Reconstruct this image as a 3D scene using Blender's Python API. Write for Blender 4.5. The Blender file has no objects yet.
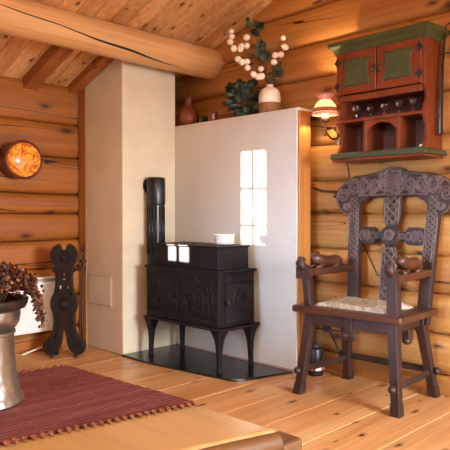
import bpy, math, random
from mathutils import Vector, Matrix
random.seed(7)
C = bpy.context.scene.collection
PI = math.pi

# ------------------------------------------------------------------ mesh builder
class MB:
    def __init__(self):
        self.v = []; self.f = []
    def add(self, vs, fs, M=None):
        b = len(self.v)
        for p in vs:
            p = Vector(p)
            self.v.append(tuple(M @ p) if M is not None else tuple(p))
        self.f += [tuple(i + b for i in f) for f in fs]
        return self
    def box(self, x0, x1, y0, y1, z0, z1, M=None):
        vs = [(x0,y0,z0),(x1,y0,z0),(x1,y1,z0),(x0,y1,z0),(x0,y0,z1),(x1,y0,z1),(x1,y1,z1),(x0,y1,z1)]
        return self.add(vs, [(0,3,2,1),(4,5,6,7),(0,1,5,4),(1,2,6,5),(2,3,7,6),(3,0,4,7)], M)
    def taper(self, c0, s0, c1, s1, M=None):
        """bar between rectangle s0 centred c0 and rectangle s1 centred c1 (rectangles in xy)"""
        vs = []
        for c, s in ((c0, s0), (c1, s1)):
            hx, hy = s[0]/2, s[1]/2
            vs += [(c[0]-hx,c[1]-hy,c[2]),(c[0]+hx,c[1]-hy,c[2]),(c[0]+hx,c[1]+hy,c[2]),(c[0]-hx,c[1]+hy,c[2])]
        return self.add(vs, [(0,3,2,1),(4,5,6,7),(0,1,5,4),(1,2,6,5),(2,3,7,6),(3,0,4,7)], M)
    def prism(self, pts, d0, d1, M=None):
        """polygon pts (x,z) extruded along y from d0 to d1"""
        n = len(pts)
        vs = [(p[0], d0, p[1]) for p in pts] + [(p[0], d1, p[1]) for p in pts]
        fs = [tuple(range(n)), tuple(range(2*n-1, n-1, -1))]
        fs += [(i, i+n, (i+1) % n + n, (i+1) % n) for i in range(n)]
        return self.add(vs, fs, M)
    def lathe(self, prof, n=32, M=None, ripple=None):
        """profile [(r,z)...] turned about z; closed at ends when r == 0"""
        vs, fs = [], []
        m = len(prof)
        for k, (r, z) in enumerate(prof):
            for i in range(n):
                a = 2*PI*i/n
                rr = r if ripple is None else r*(1+ripple(k, a))
                vs.append((rr*math.cos(a), rr*math.sin(a), z))
        for k in range(m-1):
            for i in range(n):
                j = (i+1) % n
                fs.append((k*n+i, k*n+j, (k+1)*n+j, (k+1)*n+i))
        return self.add(vs, fs, M)
    def tube(self, path, rad, n=8, M=None, cap=True, flat=1.0, up=(0,0,1)):
        path = [Vector(p) for p in path]
        m = len(path)
        if not isinstance(rad, (list, tuple)): rad = [rad]*m
        vs, fs = [], []
        prev = None
        for k in range(m):
            t = (path[min(k+1, m-1)] - path[max(k-1, 0)])
            if t.length < 1e-9: t = Vector((0,0,1))
            t.normalize()
            if prev is None:
                u = Vector(up)
                if abs(u.dot(t)) > .95: u = Vector((1,0,0)) if abs(t.x) < .9 else Vector((0,1,0))
                a = t.cross(u).normalized()
            else:
                a = prev - t*prev.dot(t)
                a.normalize()
            prev = a
            b = t.cross(a)
            for i in range(n):
                th = 2*PI*i/n
                vs.append(path[k] + a*math.cos(th)*rad[k] + b*math.sin(th)*rad[k]*flat)
        for k in range(m-1):
            for i in range(n):
                j = (i+1) % n
                fs.append((k*n+i, k*n+j, (k+1)*n+j, (k+1)*n+i))
        if cap:
            fs.append(tuple(range(n-1, -1, -1)))
            fs.append(tuple(range((m-1)*n, m*n)))
        return self.add(vs, fs, M)
    def ell(self, c, r, n=12, m=8, M=None, f=None):
        vs, fs = [], []
        for k in range(m+1):
            ph = PI*k/m
            for i in range(n):
                a = 2*PI*i/n
                p = Vector((math.sin(ph)*math.cos(a), math.sin(ph)*math.sin(a), math.cos(ph)))
                s = 1 if f is None else f(p)
                vs.append((c[0]+r[0]*p.x*s, c[1]+r[1]*p.y*s, c[2]+r[2]*p.z*s))
        for k in range(m):
            for i in range(n):
                j = (i+1) % n
                fs.append((k*n+i, (k+1)*n+i, (k+1)*n+j, k*n+j))
        return self.add(vs, fs, M)
    def build(self, name, mat, parent=None, smooth=False, bevel=0, seg=2, angle=40, loc=None):
        me = bpy.data.meshes.new(name)
        me.from_pydata(self.v, [], self.f)
        me.validate(); me.update()
        me.materials.append(mat)
        o = bpy.data.objects.new(name, me); C.objects.link(o)
        if parent is not None: o.parent = parent
        if loc is not None: o.location = loc
        if bevel:
            b = o.modifiers.new('bevel', 'BEVEL'); b.width = bevel; b.segments = seg; b.limit_method = 'ANGLE'
            b.angle_limit = math.radians(35)
        import bmesh
        bm = bmesh.new(); bm.from_mesh(me)
        bmesh.ops.remove_doubles(bm, verts=bm.verts, dist=1e-6)
        bmesh.ops.recalc_face_normals(bm, faces=bm.faces)
        bm.to_mesh(me); bm.free()
        if smooth:
            for p in me.polygons: p.use_smooth = True
            if smooth == 'auto':
                me.set_sharp_from_angle(angle=math.radians(angle))
        return o

def tag(o, label=None, cat=None, group=None, kind=None):
    if label: o['label'] = label
    if cat: o['category'] = cat
    if group: o['group'] = group
    if kind: o['kind'] = kind
    return o
def thing(name, label, cat, loc=(0,0,0), rz=0, group=None):
    o = bpy.data.objects.new(name, None); C.objects.link(o)
    o.location = loc; o.rotation_euler = (0,0,rz); o.empty_display_size = .05
    return tag(o, label, cat, group)
def struct(o): o['kind'] = 'structure'; return o
def T(x, y, z): return Matrix.Translation((x, y, z))
def R(a, ax): return Matrix.Rotation(a, 4, ax)

# ------------------------------------------------------------------ materials
def lin(h):
    h = h.lstrip('#'); c = [int(h[i:i+2], 16)/255 for i in (0,2,4)]
    return tuple(((x/12.92) if x <= .04045 else ((x+.055)/1.055)**2.4) for x in c) + (1,)
class NT:
    def __init__(self, name):
        self.m = bpy.data.materials.new(name); self.m.use_nodes = True
        self.t = self.m.node_tree; self.n = self.t.nodes; self.l = self.t.links
        self.b = self.n['Principled BSDF']
    def new(self, typ, **kw):
        x = self.n.new(typ)
        for k, v in kw.items():
            if k.startswith('i_'):
                x.inputs[k[2:].replace('_', ' ')].default_value = v
            else: setattr(x, k, v)
        return x
    def link(self, a, b): self.l.new(a, b)
    def mapping(self, scale, coord='Object', loc=(0,0,0)):
        tc = self.new('ShaderNodeTexCoord'); mp = self.new('ShaderNodeMapping')
        mp.inputs['Scale'].default_value = scale; mp.inputs['Location'].default_value = loc
        self.link(tc.outputs[coord], mp.inputs['Vector']); return mp.outputs['Vector']
    def noise(self, vec, scale=1, detail=4, rough=.55, dist=0):
        x = self.new('ShaderNodeTexNoise'); x.inputs['Scale'].default_value = scale
        x.inputs['Detail'].default_value = detail; x.inputs['Roughness'].default_value = rough
        x.inputs['Distortion'].default_value = dist
        self.link(vec, x.inputs['Vector']); return x.outputs['Fac']
    def ramp(self, fac, stops):
        x = self.new('ShaderNodeValToRGB'); e = x.color_ramp.elements
        while len(e) < len(stops): e.new(.5)
        for el, (p, c) in zip(e, stops): el.position = p; el.color = c
        self.link(fac, x.inputs['Fac']); return x.outputs['Color']
    def mix(self, fac, a, b, mode='MIX'):
        x = self.new('ShaderNodeMix', data_type='RGBA', blend_type=mode)
        for s, val in ((x.inputs[0], fac), (x.inputs[6], a), (x.inputs[7], b)):
            if isinstance(val, (int, float)): s.default_value = val
            elif isinstance(val, tuple): s.default_value = val
            else: self.link(val, s)
        return x.outputs[2]
    def math(self, op, a, b=0, clamp=False):
        x = self.new('ShaderNodeMath', operation=op); x.use_clamp = clamp
        for s, val in zip(x.inputs, (a, b)):
            if isinstance(val, (int, float)): s.default_value = val
            else: self.link(val, s)
        return x.outputs[0]
    def bump(self, h, strength=.3, dist=.01):
        x = self.new('ShaderNodeBump'); x.inputs['Strength'].default_value = strength
        x.inputs['Distance'].default_value = dist
        self.link(h, x.inputs['Height']); self.link(x.outputs['Normal'], self.b.inputs['Normal'])
    def out(self, color=None, rough=.5, metal=0, spec=.5):
        if color is not None:
            if isinstance(color, tuple): self.b.inputs['Base Color'].default_value = color
            else: self.link(color, self.b.inputs['Base Color'])
        if isinstance(rough, (int, float)): self.b.inputs['Roughness'].default_value = rough
        else: self.link(rough, self.b.inputs['Roughness'])
        self.b.inputs['Metallic'].default_value = metal
        self.b.inputs['Specular IOR Level'].default_value = spec
        return self.m
def g(v): return (v, v, v, 1)

def wood(name, c1, c2, axis=0, knots=True, rough=.5, plank=None, streak=.35, spec=.4, knotc='#4a2410', freq=8, kd=.5, bump=.15, blotch=.0, across=None, checks=0, ks=(2.6, 4.6), kr=1.0):
    N = NT(name)
    def sc(along, across):
        s = [across]*3; s[axis] = along; return tuple(s)
    a = N.noise(N.mapping(sc(.5, freq)), 1, 5, .6, .6)
    col = N.ramp(a, [(.3, lin(c1)), (.7, lin(c2))])
    st = N.noise(N.mapping(sc(1.5, freq*9)), 1, 3, .6)
    col = N.mix(1, col, N.ramp(st, [(.3, g(1-streak)), (.7, g(1.0))]), 'MULTIPLY')
    if blotch:
        bl = N.noise(N.mapping((1.1,1.1,1.1)), 1, 3, .5)
        col = N.mix(1, col, N.ramp(bl, [(.35, g(1-blotch)), (.65, g(1))]), 'MULTIPLY')
    if plank:
        ax, w, amt = plank
        tc = N.new('ShaderNodeTexCoord'); sp = N.new('ShaderNodeSeparateXYZ'); N.link(tc.outputs['Object'], sp.inputs[0])
        idx = N.math('FLOOR', N.math('DIVIDE', sp.outputs[ax], w))
        wn = N.new('ShaderNodeTexWhiteNoise', noise_dimensions='1D'); N.link(idx, wn.inputs['W'])
        col = N.mix(1, col, N.ramp(wn.outputs['Value'], [(0, (1-amt, 1-amt*1.25, 1-amt*1.4, 1)), (1, g(1))]), 'MULTIPLY')
    if knots:
        ac = across if across is not None else {0: 1, 1: 0, 2: 0}[axis]
        tc = N.new('ShaderNodeTexCoord'); sx = N.new('ShaderNodeSeparateXYZ'); N.link(tc.outputs['Object'], sx.inputs[0])
        cb = N.new('ShaderNodeCombineXYZ')
        wv = N.noise(N.mapping((3,3,3)), 1, 2)
        N.link(N.math('ADD', N.math('MULTIPLY', sx.outputs[axis], ks[0]), N.math('MULTIPLY', wv, .3)), cb.inputs[0])
        N.link(N.math('MULTIPLY', sx.outputs[ac], ks[1]), cb.inputs[1])
        vo = N.new('ShaderNodeTexVoronoi', voronoi_dimensions='2D'); vo.inputs['Scale'].default_value = 1
        N.link(cb.outputs[0], vo.inputs['Vector'])
        sp = N.new('ShaderNodeSeparateColor'); N.link(vo.outputs['Color'], sp.inputs[0])
        on = N.math('GREATER_THAN', sp.outputs[0], 1-kd)
        size = N.math('ADD', N.math('MULTIPLY', sp.outputs[1], .9), .55)
        dd = N.math('DIVIDE', vo.outputs['Distance'], size)
        k = N.ramp(dd, [(.035*kr, g(1)), (.06*kr, g(.55)), (.14*kr, g(0))])
        kk = N.math('MULTIPLY', k, on)
        col = N.mix(kk, col, lin(knotc))
    if checks:
        c = N.noise(N.mapping(sc(.35, 5.5), loc=(3.1,1.7,2.3)), 1, 2, .4, .3)
        gate = N.noise(N.mapping((.9,.9,.9), loc=(7,3,1)), 1, 2)
        ln = N.math('LESS_THAN', N.math('ABSOLUTE', N.math('SUBTRACT', c, .5)), N.math('MULTIPLY', N.math('SUBTRACT', gate, .45, True), checks))
        col = N.mix(ln, col, lin('#3a1c0c'))
    if bump: N.bump(st, bump, .004)
    return N.out(col, rough, 0, spec)

def plain(name, c, rough=.5, metal=0, spec=.5, var=.12, vs=25, bump=0, bs=60):
    N = NT(name)
    v = N.noise(N.mapping((1,1,1)), vs, 4)
    base = lin(c)
    dk = tuple(x*(1-var*2) for x in base[:3]) + (1,)
    col = N.ramp(v, [(.3, dk), (.65, base)])
    if bump: N.bump(N.noise(N.mapping((1,1,1)), bs, 4), bump, .004)
    return N.out(col, rough, metal, spec)

M = {}
M['eave'] = wood('pine_log_eave', '#92521d', '#ba742e', 0, rough=.5, streak=.28, kd=.6, freq=6, blotch=.2, across=2, checks=.03, ks=(1.6,4.2))
M['gable'] = wood('pine_log_gable', '#a5662d', '#cf934e', 1, rough=.5, streak=.28, kd=.55, freq=6, blotch=.2, across=2, checks=.03, ks=(1.6,4.2))
M['ceil'] = wood('pine_ceiling_boards', '#d69a5c', '#f4c88c', 1, rough=.55, plank=(0, .125, .24), kd=.9, knotc='#4a200c', freq=7, across=0, ks=(4.2,8))
M['beam'] = wood('pine_beam', '#c68f58', '#e6b982', 0, rough=.42, streak=.22, kd=.5, freq=7, across=2, checks=.04, ks=(1.4,4))
M['rafter'] = wood('pine_rafter', '#925226', '#ad6c38', 1, rough=.5, kd=.3)
M['floor'] = wood('pine_floor', '#cc8a4e', '#f0be82', 0, rough=.3, plank=(1, .265, .14), kd=.85, streak=.3, knotc='#4d210c', freq=7, spec=.5, bump=.05, across=1, ks=(2.6,6), kr=.75)
M['post'] = wood('pine_board', '#a5642c', '#bd7e3e', 2, rough=.45, kd=.3, streak=.2)
M['trim'] = wood('brown_trim_board', '#96622e', '#b07c42', 2, rough=.5, kd=.3, streak=.25)
M['table'] = wood('pale_table_wood', '#a07a48', '#b58e5c', 1, rough=.3, knots=False, streak=.18, freq=5, bump=.04)
M['table_edge'] = wood('darkened_table_wood', '#5e3c1c', '#7a522a', 0, rough=.6, knots=False, streak=.25, freq=9)  # edge darkened in colour to stand for its shade and end grain
M['back_wall'] = wood('plank_wall', '#b8793c', '#cf9657', 0, rough=.6)
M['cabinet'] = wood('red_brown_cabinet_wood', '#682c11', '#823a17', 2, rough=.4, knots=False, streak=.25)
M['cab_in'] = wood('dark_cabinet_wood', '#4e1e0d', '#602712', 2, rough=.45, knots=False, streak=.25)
M['green'] = plain('green_paint', '#464c24', .45, var=.15, vs=14)
M['green_edge'] = plain('dark_green_paint', '#3c4022', .45)
M['iron'] = plain('black_iron', '#1d1a1b', .38, .0, .5, var=.2, vs=40, bump=.1, bs=90)
M['stove'] = plain('cast_iron', '#1e1718', .5, .0, .2, var=.2, vs=30, bump=.12, bs=120)
M['stove_dark'] = plain('blackened_cast_iron', '#241e1f', .5, 0, .12, var=.2)
M['pipe'] = plain('stove_pipe_enamel', '#141516', .32, 0, .45)
M['hearth'] = plain('hearth_steel', '#1b1c20', .22, 0, .5, var=.2, vs=8)
M['white'] = plain('white_paint', '#cfc8ba', .45, 0, .4, var=.03, vs=3)
M['plaster'] = plain('white_plaster', '#d0c3aa', .75, 0, .2, var=.05, vs=6, bump=.25, bs=18)
M['hatch_gap_line'] = plain('dark_hatch_gap', '#b7a283', .7, var=.05)
M['heater'] = plain('heater_enamel', '#ece8e4', .4, 0, .4, var=.02)
M['dark_wood'] = plain('dark_stained_wood', '#20140f', .6, 0, .25, var=.2, vs=30, bump=.2, bs=60)
M['brass'] = plain('aged_brass', '#8a6a34', .35, .9, .5, var=.2)
M['silver_leaf'] = plain('silvered_leaf', '#b9b09c', .3, .8, .5, var=.15)
M['cord_w'] = plain('white_cord', '#e6ded2', .5, 0, .3, var=.03)
M['cord_d'] = plain('dark_cord', '#4a2a1a', .6, 0, .3, var=.05)
M['leather'] = plain('black_leather', '#17130f', .35, 0, .5, var=.15)
M['terracotta'] = plain('terracotta', '#7c3a1a', .5, 0, .4, var=.12)
M['vase_white'] = plain('matte_cream_ceramic', '#e5d6c4', .6, 0, .3, var=.04)
M['vase_brown'] = plain('raw_clay', '#93673f', .75, 0, .2, var=.1, vs=40)
M['bowl'] = plain('grey_white_ceramic', '#cfc8c2', .4, 0, .4, var=.05)
M['leaf'] = plain('dark_leaf', '#1a2a16', .45, 0, .4, var=.25, vs=20)
M['leaf2'] = plain('grey_green_leaf', '#465437', .5, 0, .4, var=.2, vs=20)
M['blossom'] = plain('cream_blossom', '#f2e4cf', .7, 0, .2, var=.06, vs=40)
M['stem'] = plain('brown_stem', '#5a4028', .7, 0, .2)
M['dried'] = plain('dried_flower', '#472419', .85, 0, .15, var=.35, vs=60)
M['dried2'] = plain('dried_flower_pale', '#80583c', .85, 0, .15, var=.3, vs=60)
M['red_band'] = plain('red_band', '#a02a22', .5)
M['white_band'] = plain('white_band', '#e2d9d0', .5)
M['black_plastic'] = plain('black_plastic', '#15151a', .4)
M['sill'] = plain('pinkish_sill', '#b98f86', .6, var=.06)
M['copper_drum'] = plain('reddish_copper', '#6a2c18', .35, .6, .5, var=.15)

# carved oak: ridges lightened for wear and painted highlights; dark brown with a worn sheen
def carved(name, c1, c2, rough=.38):
    N = NT(name)
    n1 = N.noise(N.mapping((14,14,5)), 1, 5, .6)
    col = N.ramp(n1, [(.3, lin(c1)), (.7, lin(c2))])
    h = N.noise(N.mapping((60,60,60)), 1, 4)
    N.bump(h, .15, .003)
    return N.out(col, rough, 0, .5)
M['oak'] = carved('carved_dark_oak', '#22110b', '#3a2118', .5)
M['oak_relief'] = carved('carved_dark_oak_ridge', '#4a3932', '#6c574d', .3)
M['oak_red'] = carved('red_brown_oak', '#3a1e12', '#56321f', .38)

def pewter():
    N = NT('hammered_tinned_copper')
    v = N.new('ShaderNodeTexVoronoi'); v.inputs['Scale'].default_value = 55
    N.link(N.mapping((1,1,1)), v.inputs['Vector'])
    n = N.noise(N.mapping((6,6,3)), 1, 5)
    col = N.ramp(n, [(.3, lin('#524f48')), (.5, lin('#8a857a')), (.7, lin('#aeaaa0'))])
    N.bump(v.outputs['Distance'], .25, .004)
    return N.out(col, .32, .9)
M['pewter'] = pewter()
M['pewter_dark'] = plain('tarnished_rim', '#4a4038', .35, .8, .5, var=.2)

def glass():
    N = NT('clear_glass')
    tr = N.new('ShaderNodeBsdfTransparent'); tr.inputs[0].default_value = (.93,.95,.95,1)
    gl = N.new('ShaderNodeBsdfGlossy'); gl.inputs['Roughness'].default_value = .06
    lw = N.new('ShaderNodeLayerWeight'); lw.inputs['Blend'].default_value = .35
    f = N.math('ADD', N.math('MULTIPLY', lw.outputs['Facing'], .75), .06)
    mx = N.new('ShaderNodeMixShader'); N.link(f, mx.inputs[0])
    N.link(tr.outputs[0], mx.inputs[1]); N.link(gl.outputs[0], mx.inputs[2])
    N.link(mx.outputs[0], N.n['Material Output'].inputs['Surface']); return N.m
M['glass'] = glass()
def pane():
    N = NT('window_pane_glass')
    tr = N.new('ShaderNodeBsdfTransparent'); gl = N.new('ShaderNodeBsdfGlossy'); gl.inputs['Roughness'].default_value = .02
    mx = N.new('ShaderNodeMixShader'); mx.inputs[0].default_value = .06
    N.link(tr.outputs[0], mx.inputs[1]); N.link(gl.outputs[0], mx.inputs[2])
    N.link(mx.outputs[0], N.n['Material Output'].inputs['Surface']); return N.m
M['pane'] = pane()

def glow(name, c1, c2, strength, scale=10, base='#e8a060', dist=1.5):
    N = NT(name)
    n = N.noise(N.mapping((1,1,1)), scale, 4, .6, dist)
    col = N.ramp(n, [(.35, lin(c1)), (.65, lin(c2))])
    N.link(col, N.b.inputs['Emission Color']); N.b.inputs['Emission Strength'].default_value = strength
    return N.out(lin(base), .25)
M['amber'] = glow('amber_glass_lit', '#a03204', '#ffae3c', 1.1, 13, '#7a3008', 3)
def shade_mat():
    N = NT('lit_opal_glass')
    d = N.new('ShaderNodeBsdfTranslucent'); d.inputs['Color'].default_value = lin('#f6dcc0')
    e = N.new('ShaderNodeEmission'); e.inputs['Color'].default_value = lin('#ffd9a0'); e.inputs['Strength'].default_value = .5
    a = N.new('ShaderNodeAddShader'); N.link(d.outputs[0], a.inputs[0]); N.link(e.outputs[0], a.inputs[1])
    N.link(a.outputs[0], N.n['Material Output'].inputs['Surface']); return N.m
M['shade'] = shade_mat()
M['shade_band'] = glow('painted_shade_band', '#8a2412', '#d88a58', .5, 70, '#7a2c18', 0)
M['ruffle'] = glow('pink_glass_ruffle', '#a8402c', '#f0c0a0', .5, 90, '#a05a48', 0)
M['bulb'] = glow('lit_candle_sleeve', '#ffdf90', '#ffe9b0', 2.2, 3)

def runner_mat():
    N = NT('burgundy_rag_weave')
    vec = N.mapping((1,1,1))
    w = N.new('ShaderNodeTexWave', wave_type='BANDS', bands_direction='Y'); w.inputs['Scale'].default_value = 27
    w.inputs['Distortion'].default_value = .6; w.inputs['Detail'].default_value = 2; w.inputs['Detail Scale'].default_value = 3
    N.link(vec, w.inputs['Vector'])
    n = N.noise(N.mapping((40, 140, 40)), 1, 4)
    n2 = N.noise(N.mapping((3, 26, 3)), 1, 3)
    col = N.ramp(n2, [(.3, lin('#6a302c')), (.55, lin('#864640')), (.75, lin('#975a54'))])
    col = N.mix(N.ramp(n, [(.58, g(0)), (.75, g(.7))]), col, lin('#a87a70'))
    col = N.mix(N.ramp(w.outputs['Fac'], [(.25, g(.8)), (.65, g(0))]), col, lin('#32130f'))  # rib grooves darkened in the colour: yarn shading and dark warp
    N.bump(w.outputs['Fac'], .8, .006)
    return N.out(col, .85, 0, .15)
M['runner'] = runner_mat()
M['tassel'] = plain('tassel_yarn', '#7e4a2c', .9, 0, .1, var=.25, vs=80)
def straw():
    N = NT('woven_straw')
    n = N.noise(N.mapping((90, 30, 90)), 1, 4)
    n2 = N.noise(N.mapping((25,60,25)), 1, 3)
    col = N.ramp(n, [(.3, lin('#857660')), (.5, lin('#b5a68c')), (.7, lin('#d4c6ac'))])
    col = N.mix(N.ramp(n2, [(.6, g(0)), (.7, g(.8))]), col, lin('#6a5640'))
    N.bump(n, .6, .006)
    return N.out(col, .9, 0, .1)
M['straw'] = straw()

# ------------------------------------------------------------------ room shell
XG = 3.23        # back of the gable log bulge
YE = 4.085
XL, YF = -2.6, -2.05
RIDGE_Y = 1.0
def ceil_z(y): return 1.98 + .365*(4.05 - (y if y >= RIDGE_Y else 2*RIDGE_Y - y))

def hsh(*a):
    random.seed(hash(a) & 0xffffff); return random.random()
def wob(s, j):
    return .006*math.sin(s*1.7 + j*2.1) + .004*math.sin(s*4.3 + j*5.7)

# right gable wall of round logs (one mesh)
def gable_wall():
    joints = [-.12, .11, .33, .555, .775, 1.0, 1.22, 1.45, 1.675, 1.90, 2.12, 2.35, 2.58, 2.8, 3.02, 3.25]
    ny = 64; b = MB(); rows = []
    for j in range(len(joints)-1):
        for u in (0, .025, .07, .14, .25, .38, .5, .62, .75, .86, .93, .975): rows.append((j, u))
    rows.append((len(joints)-2, 1.0))
    vs = []
    for i in range(ny+1):
        y = YF-.1 + (4.3-YF)*i/ny
        for (j, u) in rows:
            z0 = joints[j] + wob(y, j); z1 = joints[j+1] + wob(y, j+1)
            z = z0 + (z1-z0)*u
            k = abs(2*u-1)
            bul = .045*math.sqrt(max(0, 1-k**4.0)) + .005*(1-k*k) + .004*math.sin(y*2.3+j*1.9)*(1-k)
            vs.append((XG - bul, y, min(z, ceil_z(y)+.02)))
    nr = len(rows)
    fs = [(i*nr+k, (i+1)*nr+k, (i+1)*nr+k+1, i*nr+k+1) for i in range(ny) for k in range(nr-1)]
    b.add(vs, fs)
    return struct(b.build('wall_right', M['gable'], smooth='auto', angle=50))
gable_wall()

WX0, WX1, WZ0, WZ1 = 1.185, 1.575, .70, 1.432      # eave wall window opening
def eave_wall():
    joints = [-.1, .14, .375, .60, .81, 1.00, 1.155, 1.43, 1.675, 1.97]
    b = MB(); rows = []
    for j in range(len(joints)-1):
        for u in (0, .026, .055, .12, .3, .5, .7, .88, .945, .974): rows.append((j, u))
    rows.append((len(joints)-2, 1.0))
    x0, x1, nx = XL-.1, 3.3, 118
    vs = []
    for i in range(nx+1):
        x = x0 + (x1-x0)*i/nx
        for (j, u) in rows:
            z = (joints[j] + wob(x, j+3))*(1-u) + (joints[j+1] + wob(x, j+4))*u
            if j == len(joints)-2: z = joints[j]*(1-u) + joints[j+1]*u
            k = abs(2*u-1)
            bul = .035*(1-k**5) - (.03 if k > .96 else 0)
            vs.append((x, YE - bul, z))
    nr = len(rows); fs = []
    for i in range(nx):
        xa, xb = x0+(x1-x0)*i/nx, x0+(x1-x0)*(i+1)/nx
        for k in range(nr-1):
            za, zb = vs[i*nr+k][2], vs[i*nr+k+1][2]
            if xa > WX0-.1 and xb < WX1+.1 and za > WZ0-.1 and zb < WZ1+.1: continue
            fs.append((i*nr+k, i*nr+k+1, (i+1)*nr+k+1, (i+1)*nr+k))
    b.add(vs, fs)
    struct(b.build('wall_back', M['eave'], smooth='auto', angle=50))
    w = MB()      # casing and jambs of the sun window
    for (a, c, z0, z1) in ((WX0-.14, WX0, WZ0-.14, WZ1+.14), (WX1, WX1+.14, WZ0-.14, WZ1+.14),
                           (WX0, WX1, WZ0-.14, WZ0), (WX0, WX1, WZ1, WZ1+.14)):
        w.box(a, c, 4.03, 4.17, z0, z1)
    win = struct(w.build('window_1', M['white']))
    m = MB()
    m.box(1.437, 1.459, 4.04, 4.052, WZ0, WZ1)
    for z in (.94, 1.185): m.box(WX0, WX1, 4.04, 4.052, z-.012, z+.012)
    m.build('muntin', M['white'], win)
    p = MB().box(WX0, WX1, 4.058, 4.061, WZ0, WZ1)
    p.build('pane', M['pane'], win)
eave_wall()

def wall_open(name, axis, pos, a0, a1, top, holes, thick=.15):
    """plain wall across axis at pos; a0..a1 along the other axis; holes [(h0,h1,z0,z1)] sorted"""
    b = MB()
    def bx(p0, p1, z0, z1):
        if p1-p0 < 1e-4 or z1-z0 < 1e-4: return
        if axis == 'x': b.box(pos-thick, pos, p0, p1, z0, z1)
        else: b.box(p0, p1, pos-thick, pos, z0, z1)
    cur = a0
    for (h0, h1, z0, z1) in holes:
        bx(cur, h0, -.1, top); bx(h0, h1, -.1, z0); bx(h0, h1, z1, top); cur = h1
    bx(cur, a1, -.1, top)
    return struct(b.build(name, M['back_wall']))
wall_open('wall_left', 'x', XL, YF-.1, 4.2, 3.3, [(.3, 1.5, .8, 1.9), (1.9, 3.1, .8, 1.9)])
wall_open('wall_front', 'y', YF, XL-.1, 3.3, 2.0, [(-.9, .5, .7, 1.75), (1.2, 2.6, .7, 1.75)])
n_win = 2
for (ax, pos, h0, h1, z0, z1) in (('x', XL, .3, 1.5, .8, 1.9), ('x', XL, 1.9, 3.1, .8, 1.9),
                                  ('y', YF, -.9, .5, .7, 1.75), ('y', YF, 1.2, 2.6, .7, 1.75)):
    b = MB()
    def bx(p0, p1, a, c):
        if ax == 'x': b.box(pos-.1, pos+.015, p0, p1, a, c)
        else: b.box(p0, p1, pos-.1, pos+.015, a, c)
    bx(h0, h0+.05, z0, z1); bx(h1-.05, h1, z0, z1); bx(h0+.05, h1-.05, z0, z0+.05); bx(h0+.05, h1-.05, z1-.05, z1)
    mid = (h0+h1)/2; bx(mid-.025, mid+.025, z0+.05, z1-.05)
    struct(b.build('window_%d' % n_win, M['white'])); n_win += 1

def plank_sheet(name, mat, lo, hi, width, groove, fn, along):
    """continuous sheet with V grooves; fn(p, s, d) -> xyz, p across the planks, s in along list, d depth of groove"""
    ps = []
    k = math.floor(lo/width)*width
    while k < hi:
        ps += [(k, -groove), (k+groove*.7, 0), (k+width-groove*.7, 0)]
        k += width
    ps.append((k, -groove))
    vs, fs = [], []
    for s in along:
        for (p, d) in ps: vs.append(fn(p, s, d))
    n = len(ps)
    for i in range(len(along)-1):
        for j in range(n-1):
            fs.append((i*n+j, i*n+j+1, (i+1)*n+j+1, (i+1)*n+j))
    return struct(MB().add(vs, fs).build(name, mat))
plank_sheet('floor', M['floor'], YF-.1, 4.15, .265, .006, lambda p, s, d: (s, p, d*.8), [XL-.1, 3.3])
ridge = ceil_z(RIDGE_Y)
plank_sheet('ceiling', M['ceil'], XL-.1, 3.3, .125, .011, lambda p, s, d: (p, s, ceil_z(s)-d), [4.2, RIDGE_Y, 2*RIDGE_Y-4.2])

# big purlins
def log_beam(name, y, z, r, x0, x1, ph):
    path, rad = [], []
    for i in range(41):
        x = x0 + (x1-x0)*i/40
        path.append((x, y+.006*math.sin(x*1.3+ph), z+.006*math.sin(x*1.7+ph)))
        rad.append(r*(1+.03*math.sin(x*2.1+ph)))
    o = struct(MB().tube(path, rad, 32).build(name, M['beam'], smooth=True))
    # long drying crack along the flank
    ck, rr = [], []
    for i in range(36):
        t = i/35; x = 1.45 + 1.42*t
        a = PI*(.97 + .37*t) + .03*math.sin(t*17)
        bx, by = .006*math.sin(x*1.3+ph), .006*math.sin(x*1.7+ph)
        rl = r*(1+.03*math.sin(x*2.1+ph))
        ck.append((x, y+bx+math.cos(a)*rl, z+by+math.sin(a)*rl)); rr.append(.0075*abs(math.sin(PI*min(1, t*1.02)))**.7*(.7+.3*math.sin(t*9+2))+.0006)
    if name == 'ceiling_beam':
        MB().tube(ck, rr, 6).build('crack', plain('crack_shadow_wood', '#2a150a', .9, var=.05), o, smooth=True)
    return o
log_beam('ceiling_beam', 3.33, 2.145, .114, XL-.1, 3.28, .4)
log_beam('ceiling_beam', 2.47, 2.53, .115, XL-.1, 3.28, 2.0)

def rafter(x0, x1, y0, y1, drop):
    b = MB()
    vs = []
    for y in (y0, y1):
        z = ceil_z(y)
        vs += [(x0, y, z-drop), (x1, y, z-drop), (x1, y, z+.02), (x0, y, z+.02)]
    b.add(vs, [(0,1,2,3),(7,6,5,4),(0,4,5,1),(1,5,6,2),(2,6,7,3),(3,7,4,0)])
    return struct(b.build('ceiling_rafter', M['rafter'], bevel=.004))
rafter(2.02, 2.12, 4.07, 3.33, .085)
rafter(2.385, 2.467, 4.07, 3.36, .06)
rafter(1.22, 1.30, 4.07, 3.33, .075)

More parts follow.
